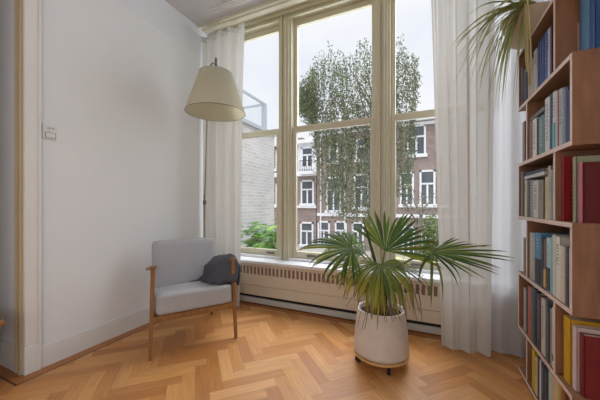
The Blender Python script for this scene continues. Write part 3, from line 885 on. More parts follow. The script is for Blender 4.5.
row(4, g2, [
 (528.0, 530.2, 121, (120, 112, 104), 'thin grey brown book first at window end of the second shelf'),
 (530.4, 532.6, 121, (150, 110, 104), 'dusty pink book on the second shelf under the lying book'),
 (532.8, 536.6, 119, (222, 220, 216), 'white book with dark lettering under the lying book, second shelf', 6, (80, 80, 86)),
 (536.8, 538.4, 119, (58, 58, 62), 'thin black book beside the speckled teal one, second shelf'),
 (538.6, 544.6, 116, (108, 136, 142), 'teal grey book speckled with white print, second shelf', 7, (224, 226, 224)),
 (545.0, 549.6, 98, (212, 212, 216), 'tall white book in the middle of the second shelf', 6, (90, 96, 120)),
 (549.8, 552.6, 94, (56, 66, 92), 'navy book beside the tall white one, second shelf', 3, (170, 180, 200)),
 (552.8, 555.6, 92, (206, 208, 204), 'pale book with a turquoise foot, second shelf', 3, (80, 90, 100), None, ((98, 168, 176), .02, .45)),
 (555.8, 557.4, 91, (190, 192, 190), 'thin light grey book beside the turquoise footed one, second shelf'),
 (557.6, 558.9, 91, (160, 84, 84), 'very thin red book on the second shelf'),
 (559.1, 562.2, 89, (176, 176, 178), 'silver grey book near the open end of the second shelf', 5, (70, 72, 84)),
 (562.4, 565.0, 88, (134, 140, 156), 'blue grey book third from the near panel, second shelf', 4, (220, 222, 230)),
 (565.2, 568.0, 88, (58, 70, 112), 'navy blue book second from the near panel, second shelf', 4, (160, 170, 196)),
 (568.2, 570.4, 90, (44, 54, 92), 'darkest navy book against the near panel, second shelf'),
], evin)
ya, yb = atX(528.5, 0, BX+.009).y, atX(543.5, 0, BX+.009).y
z_l = max(atX(533, 119, BX+.009).z, atX(541, 116, BX+.009).z)
book('grey book lying flat across upright books on the second shelf', g2, 4, yb, min(ya, evin[1]-.002), .022, .15, (128, 124, 118), BX+.012, lying=True, base=z_l+.0015)

row(3, g3, [
 (521.0, 522.6, 172, (126, 128, 134), 'thin grey book first at the window end of the third shelf'),
 (522.8, 524.4, 180, (64, 62, 60), 'thin black book under the lying pair, third shelf'),
 (524.6, 527.0, 180, (200, 190, 164), 'cream book under the lying pair, third shelf', 2, (90, 80, 60)),
 (527.2, 530.2, 180, (86, 88, 94), 'dark grey book under the lying pair, third shelf', 3, (170, 170, 172)),
 (530.4, 533.0, 180, (150, 150, 150), 'mid grey book beside the black spotted white one, third shelf'),
 (533.2, 538.2, 180.5, (206, 204, 198), 'white book with black blots on its spine, third shelf', 6, (40, 40, 42)),
 (538.4, 543.2, 180, (150, 142, 132), 'taupe book under the near end of the lying pair, third shelf', 4, (100, 92, 84)),
 (545.2, 548.2, 177, (204, 190, 152), 'cream yellow book with small pictures, third shelf', 6, (150, 120, 80)),
 (548.4, 550.6, 166, (180, 178, 166), 'tallest pale grey book on the third shelf', 4, (100, 100, 96)),
 (550.8, 553.0, 170, (150, 152, 148), 'grey green book against the upright on the third shelf', 3, (80, 84, 84)),
], oddin)
ya, yb = min(atX(522.9, 0, BX+.009).y, oddin[1]-.004), atX(543.2, 0, BX+.009).y
z_l = max(atX((a+b)/2, t_, BX+.009).z for a, b, t_ in ((522.8, 524.4, 180), (524.6, 527, 180), (527.2, 530.2, 180), (533.2, 538.2, 180.5), (538.4, 543.2, 180)))+.0015
book('white book lying lower of the flat pair on the third shelf', g3, 3, yb, ya-.012, .020, .15, (214, 212, 214), BX+.012, lying=True, base=z_l)
book('navy book lying topmost of the flat pair on the third shelf', g3, 3, yb, ya-.02, .018, .14, (66, 64, 92), BX+.016, lying=True, base=z_l+.0206)
row(3, g3, [
 (560.8, 564.0, 157, (150, 32, 42), 'tall bright red book standing after the upright, third shelf', 1, (60, 20, 24), .17),
], (1.38*H, 1.531*H), .51*H)
row(3, g3, [
 (572.8, 575.6, 157, (150, 156, 128), 'sage green book with dark lettering, third shelf open end', 9, (70, 76, 66), .2),
], (1.38*H, 1.531*H), .514*H)
row(3, g3, [
 (577.6, 583.0, 163, (98, 30, 36), 'dark red book with pink spine outermost on the third shelf', 0, None, .2, ((196, 112, 128), .0, 1.0)),
], (1.380*H, 1.414*H), .523*H)

row(2, g4, [
 (529.6, 534.8, 233, (176, 174, 172), 'grey book covered in white print first on the fourth shelf', 8, (226, 226, 226)),
 (535.2, 541.0, 233, (92, 142, 180), 'sky blue book with a dark lower spine, fourth shelf', 2, (210, 225, 235), None, ((52, 54, 60), .02, .5)),
 (541.2, 543.8, 238, (72, 66, 70), 'charcoal book between the sky blue and the striped one', 3, (150, 140, 140)),
 (544.0, 546.4, 239, (124, 92, 96), 'colour striped book with red and yellow bands, fourth shelf', 0, None, None, ((206, 166, 76), .05, .40)),
 (546.6, 550.4, 238, (176, 206, 208), 'pale aqua book with dark lower half, fourth shelf', 4, (80, 130, 140), None, ((64, 76, 90), .02, .45)),
 (550.6, 552.4, 237, (140, 186, 196), 'thin turquoise book on the fourth shelf'),
 (552.6, 555.8, 235, (208, 202, 188), 'ivory book with olive edge in middle of the fourth shelf'),
 (556.2, 559.8, 237, (222, 218, 208), 'white book with black title near middle of the fourth shelf', 3, (40, 40, 42)),
 (560.0, 562.6, 246, (214, 204, 192), 'cream book shorter than its white neighbour, fourth shelf'),
 (562.8, 564.8, 247, (198, 192, 182), 'thin off white book beside the short brown one'),
 (565.0, 566.6, 247, (136, 112, 96), 'brown book second before the navy one on the fourth shelf'),
 (566.8, 569.2, 248, (66, 68, 84), 'navy grey book near the outer panel, fourth shelf', 3, (170, 170, 180)),
 (569.4, 571.0, 248, (212, 212, 214), 'thin white book against the outer panel, fourth shelf', 3, (90, 120, 160)),
], evin)
row(1, g5, [
 (523.6, 525.8, 288, (182, 174, 166), 'pale grey book first at the window end of the fifth shelf'),
 (526.0, 527.8, 289, (84, 82, 90), 'thin dark slate book on the fifth shelf'),
 (528.0, 531.4, 287, (178, 108, 92), 'salmon red book on the fifth shelf', 3, (220, 190, 180)),
 (531.8, 534.0, 289, (92, 104, 122), 'slate blue book beside the salmon one, fifth shelf', 3, (180, 190, 200)),
 (534.2, 536.6, 290, (60, 70, 80), 'dark blue grey book in the fifth shelf row', 0, None),
 (537.0, 540.6, 294, (92, 78, 84), 'plum grey book with a patterned spine, fifth shelf', 6, (190, 180, 180)),
 (541.2, 545.0, 299, (206, 198, 188), 'whitish book with brown cover border, fifth shelf', 5, (120, 110, 110)),
 (545.4, 547.6, 300, (108, 112, 118), 'grey book between whitish and dark ones, fifth shelf', 4, (200, 200, 204)),
 (547.8, 550.0, 306, (56, 58, 66), 'dark charcoal book with white print, fifth shelf', 6, (190, 190, 196)),
 (550.2, 552.0, 309, (160, 158, 152), 'ash grey book near the fifth shelf upright', 3, (90, 90, 90)),
 (552.2, 553.8, 308, (216, 210, 200), 'white book with a green mark against the fifth shelf upright', 0, None, None, ((96, 140, 110), .12, .22)),
], oddin)
row(1, g5, [
 (563.5, 570.0, 317, (206, 158, 40), 'mustard yellow book standing after the upright, fifth shelf', 0, None, .18),
], (1.38*H, 1.531*H), .511*H)
row(1, g5, [
 (572.4, 576.2, 326, (214, 190, 186), 'pinkish white book before the red bound one, fifth shelf', 0, None, .2),
], (1.38*H, 1.531*H), .516*H)
row(1, g5, [
 (579.6, 583.8, 334, (122, 38, 40), 'dark red bound book outermost on the fifth shelf', 6, (186, 120, 96), .2, None),
], (1.380*H, 1.531*H), .5245*H)

row(0, g6, [
 (532.0, 534.6, 349, (206, 170, 46), 'bright yellow book first at the window end of the lowest shelf'),
 (534.8, 537.4, 357, (204, 188, 150), 'cream book beside the yellow one on the lowest shelf', 3, (120, 100, 70)),
 (537.6, 539.2, 357, (70, 66, 60), 'thin blackish book on the lowest shelf'),
 (539.4, 541.0, 360, (214, 210, 204), 'thin white book on the lowest shelf'),
 (541.2, 544.0, 364, (74, 82, 108), 'navy book with white title on the lowest shelf', 5, (206, 208, 214)),
 (544.2, 548.4, 368, (52, 54, 60), 'thick black book with white print on the lowest shelf', 8, (180, 180, 184)),
 (548.6, 551.4, 371, (176, 196, 198), 'pale aqua white book on the lowest shelf'),
 (551.6, 558.4, 378, (206, 182, 146), 'thick cream book on the lowest shelf'),
 (558.6, 561.0, 384, (196, 160, 70), 'ochre book near the outer end of the lowest shelf'),
 (561.2, 565.5, 386, (150, 100, 72), 'rust brown book near the outer end of the lowest shelf'),
], evin)
# small books standing at the far ends of the staggered boxes
for lvl, gname, a, b, ty, col, lab in ((4, g2, 522.4, 524.8, 122, (150, 122, 118), 'thin faded pink book outside the box end of the second shelf'),
                                 (2, g4, 523.4, 526.2, 238, (126, 124, 108), 'thin olive grey book outside the box end of the fourth shelf')):
    row(lvl, gname, [(a, b, ty, col, lab, 0, None, .16)], (EVEN[1]+.003, ODD[1]))

# ------------------------------------------------------------------ spider plant
sx, sy = .50*H, 1.93*H
spz = LV[6]*H
spd = thing('spider_plant', 'spider plant with long arching leaves spilling over a tan pot on the bookcase', 'potted plant', (sx, sy, spz))
ptop = spz+.135*H
bm = NB(); lathe(bm, [(.001, spz+.0008), (.085, spz+.0008), (.092, spz+.006), (.135, ptop-.008), (.138, ptop), (.128, ptop), (.126, ptop-.02), (.001, ptop-.02)], sx, sy, 40)
obj('pot', bm, M['tan_pot'], spd, True)
bm = NB(); lathe(bm, [(.125, ptop-.018), (.06, ptop-.008), (.001, ptop-.004)], sx, sy, 24); obj('soil', bm, M['soil'], spd, True)
crown = W(531, 12, 1.50*H)
crown = Vector((sx-.01, sy-.105, ptop+.008))
SG = [srgb(186, 192, 128), srgb(166, 176, 108), srgb(208, 208, 156), srgb(144, 156, 92)]
def blade(bm, tl, pts, w, g, mid):
    prev = None; n = len(pts)-1
    for i, p in enumerate(pts):
        t = (pts[min(i+1, n)]-pts[max(i-1, 0)]).normalized()
        side = t.cross(Vector((0, 0, 1)))
        side = side.normalized() if side.length > .05 else VX
        # turn a little to the room
        q = (side+VX*.25).normalized(); q = (q-t*q.dot(t)).normalized()
        r = i/n; ww = w*(.6+.8*r if r < .4 else .92*(1-((r-.4)/.6)**2.6)+.05)
        nn = t.cross(q)
        v = (bm.verts.new(p-q*ww/2), bm.verts.new(p+nn*ww*.22), bm.verts.new(p+q*ww/2))
        if prev:
            for a, b, c, d in ((prev[0], prev[1], v[1], v[0]), (prev[1], prev[2], v[2], v[1])):
                f = bm.faces.new((a, b, c, d))
                for l in f.loops: l[tl] = (*(mid if l.vert in (prev[1], v[1]) else g), 1)
        prev = v
rr = random.Random(12)
tips = [(447, 51), (449, 58), (453, 81), (452, 64), (466, 18), (500, 2), (458, 92), (467, 103), (476, 86), (489, 100), (494, 113), (503, 117), (513, 104), (498, 92), (483, 78), (471, 66), (463, 55), (460, 43), (475, 40), (482, 28), (492, 22), (486, 58), (500, 76), (479, 96), (496, 60), (505, 10), (487, 108), (502, 104), (472, 74)]
rr = random.Random(12)
tips = tips+[(x+rr.uniform(-7, 9), y+rr.uniform(-7, 7)) for x, y in tips[::2] if y > 24]
for k, (tx, ty) in enumerate(tips):
    zz = (1.50+rr.uniform(-.10, .10))*H
    tip = W(tx, ty, zz)
    a = crown+Vector((rr.uniform(-.03, .02), rr.uniform(-.03, .03), rr.uniform(-.01, .01)))
    dist = (tip-a).length
    # leaves rise, arch and fall
    c = a.lerp(tip, .62+rr.uniform(-.16, .12))+Vector((rr.uniform(-.05, .05), rr.uniform(-.07, .07), 0)); c.z = max(a.z, tip.z)+rr.uniform(.0, .10)-(.03 if ty > 70 else 0)
    bm = NB(); tl = bm.loops.layers.float_color.new('tint'); g = rr.choice(SG)
    blade(bm, tl, bez(a, c, tip, 14), rr.uniform(.013, .022), g, lerp3(g, srgb(206, 206, 150), .5))
    obj('leaf', bm, M['leaf'], spd, True)
bm = NB()
for dx, dz, w in ((0, .26, .010), (.030, .36, .011), (.055, .30, .008)):
    a = crown+Vector((-.04, -dx, 0)); b = Vector((BX-.05, a.y-.05-dx*.8, ptop+.03)); c = Vector((BX-.03-.1*dx, a.y-.04-dx*.8, ptop-.12-dz))
    tube(bm, bez(a, b, c, 10), w*.5, 6)
obj('runner', bm, M['pale_stem'], spd, True)

# ------------------------------------------------------------------ outside: garden, houses
GZ = -1.9
struct('garden_ground', bx(-40, 40, 2.63*H+.03, 45, GZ-.2, GZ), M['grass'], label='grey garden paving below the window')

def facade(name, label, x0, x1, Y, zt, m, wins, bands, depth=7, door=None, gutters=True, dormer=None):
    root = thing(name, label, 'building', ((x0+x1)/2, Y+depth/2, GZ), 'row houses across the garden')
    obj('wall', bx(x0, x1, Y, Y+depth, GZ, zt), m, root)
    bm = NB(); 
    v = [bm.verts.new(p) for p in ((x0-.05, Y-.25, zt), (x1+.05, Y-.25, zt), (x1+.05, Y+depth, zt), (x0-.05, Y+depth, zt), (x0-.05, Y+.9, zt+.9), (x1+.05, Y+.9, zt+.9), (x1+.05, Y+depth-.9, zt+.9), (x0-.05, Y+depth-.9, zt+.9))]
    for f in ((0, 3, 2, 1), (0, 1, 5, 4), (1, 2, 6, 5), (2, 3, 7, 6), (3, 0, 4, 7), (4, 5, 6, 7)): bm.faces.new([v[i] for i in f])
    return root
def bwindow(root, px0, px1, py0, py1, Y, nx=2, split=.38):
    a, b = atY(px0, py0, Y), atY(px1, py1, Y); mid = atY((px0+px1)/2, (py0+py1)/2, Y)
    zt = atY((px0+px1)/2, py0, Y).z; zb = atY((px0+px1)/2, py1, Y).z
    x0, x1 = a.x, b.x; f = .11
    bm = NB()
    box(bm, x0, x0+f, Y-.06, Y+.08, zb, zt); box(bm, x1-f, x1, Y-.06, Y+.08, zb, zt); box(bm, x0, x1, Y-.06, Y+.08, zt-f, zt); box(bm, x0-.08, x1+.08, Y-.12, Y+.08, zb-.08, zb+f)
    zs = zt-(zt-zb)*split
    box(bm, x0, x1, Y-.04, Y+.06, zs-.05, zs+.05)
    for k in range(1, nx):
        xx = x0+(x1-x0)*k/nx; box(bm, xx-.05, xx+.05, Y-.04, Y+.06, zb, zs)
    fr = obj('window', bm, M['white_trim'], root)
    obj('pane', bx(x0+.02, x1-.02, Y-.012, Y+.002, zb+.02, zt-.02), M['dark_pane'], fr)
def band(root, px, py0, py1, Y, x0, x1, name='cornice', pr=.15, m=None):
    z1_, z0_ = atY(px, py0, Y).z, atY(px, py1, Y).z
    obj(name, bx(x0, x1, Y-pr, Y+.02, min(z0_, z1_), max(z0_, z1_)), m or M['white_trim'], root)

YF = 18.0
xa, xb2 = atY(262, 0, YF).x, atY(317, 0, YF).x
# pale house
hA = thing('row_house', 'pale plastered row house with a balcony across the garden', 'building', ((xa+xb2)/2, YF+3.5, GZ), 'row houses across the garden')
ztA = atY(308, 141, YF).z
obj('wall', bx(xa, xb2-.06, YF, YF+7, GZ, ztA), M['brick'], hA)
obj('upper_wall', bx(atY(298, 0, YF).x, xb2-.02, YF-.05, YF+.03, atY(308, 174, YF).z, ztA-.05), M['white_trim'], hA)
bwindow(hA, 301.5, 313.5, 147, 168, YF-.06); bwindow(hA, 301, 314, 180, 205, YF); bwindow(hA, 300.5, 313.5, 222, 246, YF)
bwindow(hA, 276, 284, 148, 170, YF); bwindow(hA, 276, 284, 182, 206, YF)
band(hA, 308, 171.5, 176, YF, xa, xb2-.03); band(hA, 308, 205.5, 208, YF, xa, xb2-.03, 'string_course', .1); band(hA, 308, 140, 143.5, YF, xa, xb2-.02, 'gutter', .3)
bm = NB()
zt_, zb_ = atY(308, 160, YF-.7).z, atY(308, 171, YF-.7).z
x0, x1 = atY(299, 0, YF-.7).x, atY(312.8, 0, YF-.7).x
box(bm, x0, x1, YF-.72, YF-.68, zt_-.04, zt_)
k = 0
while x0+k*.13 < x1: box(bm, x0+k*.13, x0+k*.13+.025, YF-.715, YF-.69, zb_, zt_); k += 1
obj('balcony_railing', bm, M['dark'], hA)
obj('balcony_slab', bx(x0, x1, YF-.75, YF, zb_-.2, zb_), M['white_trim'], hA)
bm = NB(); box(bm, -10.2, -9.7, YF+2, YF+2.6, ztA-.2, ztA+1.0); box(bm, -9.3, -8.9, YF+2, YF+2.5, ztA-.2, ztA+.8)
obj('chimney', bm, M['brick'], hA)
# brown brick house
xc = atY(470, 0, YF).x
hB = thing('row_house', 'brown brick row house with white sash windows behind the birch', 'building', ((xb2+xc)/2, YF+3.5, GZ), 'row houses across the garden')
ztB = 6.05
obj('wall', bx(xb2, xc, YF, YF+7, GZ, ztB), M['brick'], hB)
for (a, b, c, d, n) in ((329, 338, 141, 163, 1), (326.5, 341, 177, 212, 2), (318, 330, 221, 246, 2), (335, 347, 221, 246, 2), (356, 366, 138, 161, 1), (354, 369, 174, 209, 2), (352, 364, 222, 247, 2),
                        (407, 426, 125, 156, 2), (419.5, 435.5, 170, 206, 2), (400, 414, 172, 206, 2), (402, 415, 226, 256, 2), (421, 436, 226, 256, 2), (440, 456, 122, 154, 2), (442, 458, 168, 206, 2)):
    bwindow(hB, a, b, c, d, YF, n)
obj('gutter', bx(xb2+.02, xc, YF-.35, YF+.05, ztB-.10, ztB+.06), M['white_trim'], hB)
obj('fascia', bx(xb2+.02, xc, YF-.12, YF+.05, ztB-.34, ztB-.16), M['white_trim'], hB)
obj('plinth_band', bx(xb2+.02, xc, YF-.08, YF+.02, atY(370, 215, YF).z-.12, atY(370, 215, YF).z+.08), M['white_trim'], hB)
for pxx in (321, 345): 
    xx = atY(pxx, 0, YF).x; bm = NB(); tube(bm, [(xx, YF-.06, GZ), (xx, YF-.06, ztB-.1)], .05, 8); obj('downpipe', bm, M['white_trim'], hB)

# grey extension wall with roof terrace railing
XE, YE = -3.15, atX(274.3, 0, -3.15).y
ext = thing('garden_extension', 'pale grey brick extension with a flat roof beside the ferns', 'building', (XE-2, 4.4, GZ))
ztE = atX(277, 137.5, XE).z
obj('wall', bx(XE-4, XE, 3.05, YE, GZ, ztE), M['brick_pale'], ext)
obj('roof_edge', bx(XE-4.0, XE+.04, 3.02, YE+.04, ztE, ztE+.07), M['alum'], ext)
XT = -3.33; YT = atX(266, 0, XT).y
rz1, rz0 = atX(267, 104, XT).z, ztE+.07
rl = thing('terrace_railing', 'pale metal framed glass railing on the flat roof', 'railing', (XT-1.5, 4.4, rz0))
bm = NB()
for (x0, y0, x1, y1) in ((XT-.05, 3.1, XT, YT), (XT-3.6, YT-.05, XT, YT)):
    box(bm, x0, x1, y0, y1, rz1-.045, rz1, .004); box(bm, x0, x1, y0, y1, rz0+.03, rz0+.075, .004)
obj('rail', bm, M['alum'], rl)
for (x, y) in ((XT-.03, YT-.03), (XT-.03, 4.35), (XT-1.8, YT-.03), (XT-.03, 3.2)):
    obj('post', bx(x-.045, x+.045, y-.045, y+.045, rz0, rz1-.01, bev=.004), M['alum'], rl)
bm = NB(); box(bm, XT-.028, XT-.022, 3.2, YT-.06, rz0+.08, rz1-.05); obj('glass_panel', bm, M['glass'], rl)
bm = NB(); box(bm, XT-3.5, XT-.06, YT-.028, YT-.022, rz0+.08, rz1-.05); obj('glass_panel', bm, M['glass'], rl)

# ------------------------------------------------------------------ birch
def leafquad(bm, tl, p, s, col, rr, elong=1.6, down=0):
    a = Vector((rr.gauss(0, 1), rr.gauss(0, 1), rr.gauss(0, 1)-down)).normalized()
    b = a.cross(Vector((rr.gauss(0, 1), rr.gauss(0, 1), rr.gauss(0, 1)))).normalized()
    v = [bm.verts.new(p), bm.verts.new(p+a*s*elong*.5+b*s*.5), bm.verts.new(p+a*s*elong), bm.verts.new(p+a*s*elong*.5-b*s*.5)]
    f = bm.faces.new(v)
    for l in f.loops: l[tl] = (*col, 1)
birch = None
rr = random.Random(21)
tb = W(384, 0, 9.8); tb.z = GZ
birch = thing('birch_tree', 'weeping birch with fine hanging twigs across the garden', 'tree', (tb.x, tb.y, GZ))
tp = [tb, tb+Vector((.05, 0, 2.0)), tb+Vector((.02, .05, 4.0)), tb+Vector((-.1, 0, 5.6)), tb+Vector((-.3, 0, 6.6))]
bm = NB(); tube(bm, tp, [.17, .14, .10, .06, .015], 12); trunk = obj('trunk', bm, M['bark'], birch, True)
top_prof = [(299, 78), (306, 70), (314, 62), (320, 46), (327, 43), (334, 52), (342, 44), (348, 36), (355, 44), (360, 37), (366, 36), (374, 30), (384, 28), (394, 34), (400, 33), (406, 42), (412, 47), (417, 58)]
bot_prof = [(299, 112), (306, 118), (314, 135), (320, 190), (327, 215), (334, 205), (342, 222), (352, 220), (360, 222), (372, 232), (384, 225), (398, 200), (404, 206), (410, 196), (414, 120), (417, 80)]
def prof(p, x):
    for (a, b), (c, d) in zip(p, p[1:]):
        if a <= x <= c: return b+(d-b)*(x-a)/(c-a)
    return p[-1][1]
bml = NB(); tl = bml.loops.layers.float_color.new('tint'); bmt = NB()
BG = [srgb(112, 122, 88), srgb(94, 106, 74), srgb(134, 140, 106), srgb(82, 94, 68)]
for k in range(640):
    pxk = rr.uniform(299, 417)
    zk = 9.8+rr.uniform(-1.5, 1.5)*math.sqrt(max(0.1, 1-((pxk-358)/62)**2))
    tpy, bpy_ = prof(top_prof, pxk), prof(bot_prof, pxk)
    s0 = tpy+(bpy_-tpy)*rr.random()**1.0*.9+rr.uniform(-5, 4)
    ln = rr.uniform(22, 58)
    s1 = min(bpy_+rr.uniform(-8, 6), s0+ln)
    if s1-s0 < 6 or (pxk > 394 and s0 < 110 and rr.random() < .55): continue
    a = W(pxk, s0, zk); b = W(pxk+rr.uniform(-4, 4), s1, zk)
    bow = Vector((rr.uniform(-.12, .12), rr.uniform(-.12, .12), .05))
    pts = bez(a, (a+b)/2+bow, b, 7)
    tube(bmt, pts, [.006-.004*i/7 for i in range(8)], 3, False)
    dens = int((s1-s0)*1.25)
    for j in range(dens):
        u = rr.random(); i = min(6, int(u*7)); p = pts[i].lerp(pts[i+1], u*7-i)
        p = p+Vector((rr.gauss(0, .055), rr.gauss(0, .055), rr.gauss(0, .03)))
        leafquad(bml, tl, p, rr.uniform(.035, .062), rr.choice(BG), rr, 1.5, .8)
obj('twigs', bmt, M['twig'], birch); obj('foliage', bml, M['tree_leaf'], birch)
bm = NB()
for k in range(26):
    i = rr.choice((1, 2, 2, 3, 3)); a = tp[i].lerp(tp[i+1], rr.random()); pxk = rr.uniform(304, 414)
    e = W(pxk, prof(top_prof, pxk)+rr.uniform(8, 60), 9.8+rr.uniform(-1.2, 1.2))
    if e.z < a.z-.3: continue
    m_ = (a+e)/2+Vector((0, 0, .35)); tube(bm, bez(a, m_, e, 6), [.035-.028*q/6 for q in range(7)], 5)
obj('branches', bm, M['bark'], birch, True)

# ------------------------------------------------------------------ shrubs outside
def shrub(name, label, c, rad, hgt, n, cols, s, seed, elong=2.0, stems=5, fern=False):
    rr = random.Random(seed)
    root = thing(name, label, 'shrub', (c[0], c[1], GZ))
    bm = NB()
    for k in range(stems):
        a = Vector((c[0]+rr.uniform(-.1, .1)*rad, c[1]+rr.uniform(-.1, .1)*rad, GZ)); e = Vector((c[0]+rr.uniform(-.7, .7)*rad, c[1]+rr.uniform(-.7, .7)*rad, GZ+hgt*rr.uniform(.7, .95)))
        tube(bm, bez(a, (a+e)/2+Vector((0, 0, .1)), e, 5), [.02-.014*q/5 for q in range(6)], 5)
    obj('stems', bm, M['twig'], root)
    bm = NB(); tl = bm.loops.layers.float_color.new('tint')
    if not fern:
        for k in range(n):
            d = Vector((rr.gauss(0, 1), rr.gauss(0, 1), rr.gauss(0, 1))).normalized()*rr.random()**.4
            p = Vector((c[0]+d.x*rad, c[1]+d.y*rad, GZ+hgt*.55+d.z*hgt*.45))
            leafquad(bm, tl, p, s*rr.uniform(.7, 1.3), rr.choice(cols), rr, elong, .3)
    else:
        for k in range(n):
            a = Vector((c[0]+rr.uniform(-.75, .75)*rad, c[1]+rr.uniform(-.75, .75)*rad, GZ+hgt*rr.uniform(.25, .95)))
            an = rr.uniform(0, 2*PI); L = rr.uniform(.2, .36)
            e = a+Vector((math.cos(an)*L, math.sin(an)*L, rr.uniform(-.22, .05)))
            pts = bez(a, (a+e)/2+Vector((0, 0, .13)), e, 12); col = rr.choice(cols)
            for i in range(1, 13):
                t = (pts[i]-pts[i-1]).normalized(); q = t.cross(Vector((0, 0, 1))).normalized()
                w = .10*math.sin(PI*min(1, .15+i/13))
                for sg in (-1, 1):
                    b0 = pts[i]; tip = b0+q*sg*w+t*w*.35-Vector((0, 0, w*.25))
                    f = bm.faces.new([bm.verts.new(b0-t*.012), bm.verts.new(b0+t*.012), bm.verts.new(tip)])
                    for l in f.loops: l[tl] = (*col, 1)
    obj('foliage', bm, M['tree_leaf'], root)
    return root
FG = [srgb(120, 160, 76), srgb(92, 132, 66), srgb(150, 182, 90), srgb(76, 112, 62)]
c = W(262, 0, 4.5)
shrub('fern_shrub', 'lush green ferny shrub outside beside the grey wall', (c.x, c.y), .46, 2.80, 640, FG, .05, 3, fern=True)
c = W(281, 0, 5.7)
shrub('laurel_shrub', 'dark green leafy shrub outside next to the ferny one', (c.x, c.y), .22, 2.76, 1500, [srgb(72, 108, 56), srgb(92, 130, 62), srgb(120, 156, 70)], .045, 5)
c = W(406, 0, 6.0)
shrub('yellow_shrub', 'yellow green shrub outside low behind the palm', (c.x, c.y), .16, 1.98, 330, [srgb(196, 204, 84), srgb(170, 186, 78), srgb(208, 214, 120)], .07, 6)
c = W(431, 0, 8.2)
shrub('tall_shrub', 'tall green shrub outside beside the white curtain', (c.x, c.y), .36, 2.75, 2200, [srgb(104, 124, 68), srgb(128, 144, 84), srgb(86, 104, 60)], .05, 7)
c = W(345, 0, 13)
shrub('hedge_shrub', 'round green shrub at the foot of the brick house', (c.x, c.y), .9, 1.7, 1500, [srgb(104, 124, 72), srgb(128, 148, 88), srgb(90, 108, 66)], .08, 9)
# crooked little tree
c = W(419, 0, 7.2); rr = random.Random(31)
ct = thing('bare_tree', 'small crooked nearly bare tree outside in front of the brick house', 'tree', (c.x, c.y, GZ))
base = Vector((c.x, c.y, GZ))
pts = [base, W(416, 240, 7.2), W(419, 222, 7.2), W(424, 208, 7.3), W(432, 198, 7.3)]
bm = NB(); tube(bm, pts, [.07, .055, .045, .03, .012], 8); obj('trunk', bm, M['bark'], ct, True)
bm = NB()
for a, b in (((419, 224), (405, 205)), ((417, 236), (428, 222)), ((421, 216), (412, 196)), ((424, 209), (438, 212)), ((418, 228), (402, 224)), ((416, 240), (406, 236)), ((423, 212), (421, 192)), ((409, 211), (401, 200))):
    p, q = W(*a, 7.22), W(*b, 7.2+rr.uniform(-.4, .4)); tube(bm, bez(p, (p+q)/2+Vector((rr.uniform(-.06, .06), 0, .05)), q, 5), [.026-.02*k/5 for k in range(6)], 5)
obj('branches', bm, M['bark'], ct, True)
bm = NB(); tl = bm.loops.layers.float_color.new('tint')
for k in range(240):
    p = W(rr.uniform(402, 436), rr.uniform(192, 240), 7.2+rr.uniform(-.4, .4)); leafquad(bm, tl, p, .035, rr.choice(BG), rr)
obj('foliage', bm, M['tree_leaf'], ct)

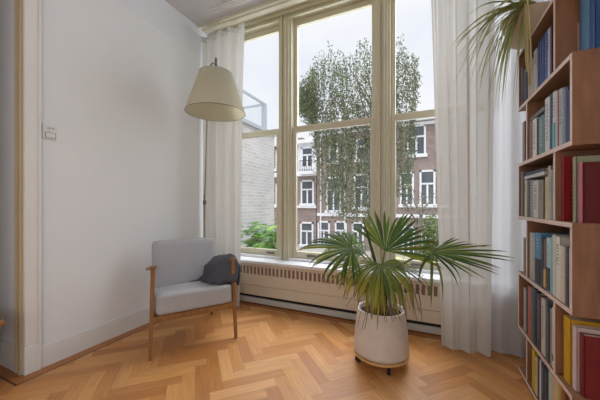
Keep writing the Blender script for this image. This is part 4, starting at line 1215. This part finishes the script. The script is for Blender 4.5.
# ------------------------------------------------------------------ light
wd = bpy.data.worlds.new('overcast_sky'); SC.world = wd; wd.use_nodes = True
nt = wd.node_tree; bg = nt.nodes['Background']
tc = nt.nodes.new('ShaderNodeTexCoord'); n = nt.nodes.new('ShaderNodeTexNoise'); n.inputs['Scale'].default_value = 2.2; n.inputs['Detail'].default_value = 5
mp = nt.nodes.new('ShaderNodeMapping'); mp.inputs['Scale'].default_value = (1, 1, 2.2)
nt.links.new(tc.outputs['Generated'], mp.inputs[0]); nt.links.new(mp.outputs[0], n.inputs['Vector'])
cr = nt.nodes.new('ShaderNodeValToRGB'); cr.color_ramp.elements[0].position = .35; cr.color_ramp.elements[1].position = .65
cr.color_ramp.elements[0].color = (*srgb(228, 232, 243), 1); cr.color_ramp.elements[1].color = (*srgb(243, 244, 248), 1)
nt.links.new(n.outputs['Fac'], cr.inputs[0]); nt.links.new(cr.outputs[0], bg.inputs['Color'])
# overcast sky: brighter towards the zenith
sz = nt.nodes.new('ShaderNodeSeparateXYZ'); nt.links.new(tc.outputs['Generated'], sz.inputs[0])
mr = nt.nodes.new('ShaderNodeMapRange'); mr.inputs['From Min'].default_value = .55; mr.inputs['From Max'].default_value = .95
mr.inputs['To Min'].default_value = 1.06; mr.inputs['To Max'].default_value = 7.5; mr.interpolation_type = 'SMOOTHSTEP'
nt.links.new(sz.outputs['Z'], mr.inputs['Value']); nt.links.new(mr.outputs[0], bg.inputs['Strength'])

def area(name, loc, rot, sx, sy, power, col):
    l = bpy.data.lights.new(name, 'AREA'); l.shape = 'RECTANGLE'; l.size = sx; l.size_y = sy; l.energy = power; l.color = col
    o = bpy.data.objects.new(name, l); COL.objects.link(o); o.location = loc; o.rotation_euler = rot
    return o
area('rear_fill_lamp', ((bwx0+bwx1)/2, YB-.2, (bwz0+bwz1)/2), (PI/2, 0, 0), bwx1-bwx0, bwz1-bwz0, 14, (1, .93, .83))  # added fill behind the camera, shines through the made-up rear opening
area('side_fill_lamp', (XR+.2, (sw0+sw1)/2, 1.7), (0, PI/2, 0), 2.0, sw1-sw0, 30, (.92, .98, 1.03))  # added fill for the left wall, shines through the made-up side opening
area('window_daylight_boost', ((WX0+WX1)/2, YW1+.55, 2.45), (-PI/2+.5, 0, 0), 2.9, 2.2, 66, (.88, .95, 1.06))  # extra lamp outside the glass, added to strengthen the sky's daylight
pw = area('window_portal', ((WX0+WX1)/2, YW1+.03, (SILL+HEAD)/2), (-PI/2, 0, 0), WX1-WX0, HEAD-SILL, 1, (1, 1, 1)); pw.data.cycles.is_portal = True

SC.view_settings.view_transform = 'Standard'; SC.view_settings.look = 'None'; SC.view_settings.gamma = 1
SC.view_settings.use_curve_mapping = False; SC.view_settings.exposure = 0.06
SC.cycles.use_denoising = True
SC.cycles.max_bounces = 10; SC.cycles.transparent_max_bounces = 16
SC.cycles.sample_clamp_indirect = 6
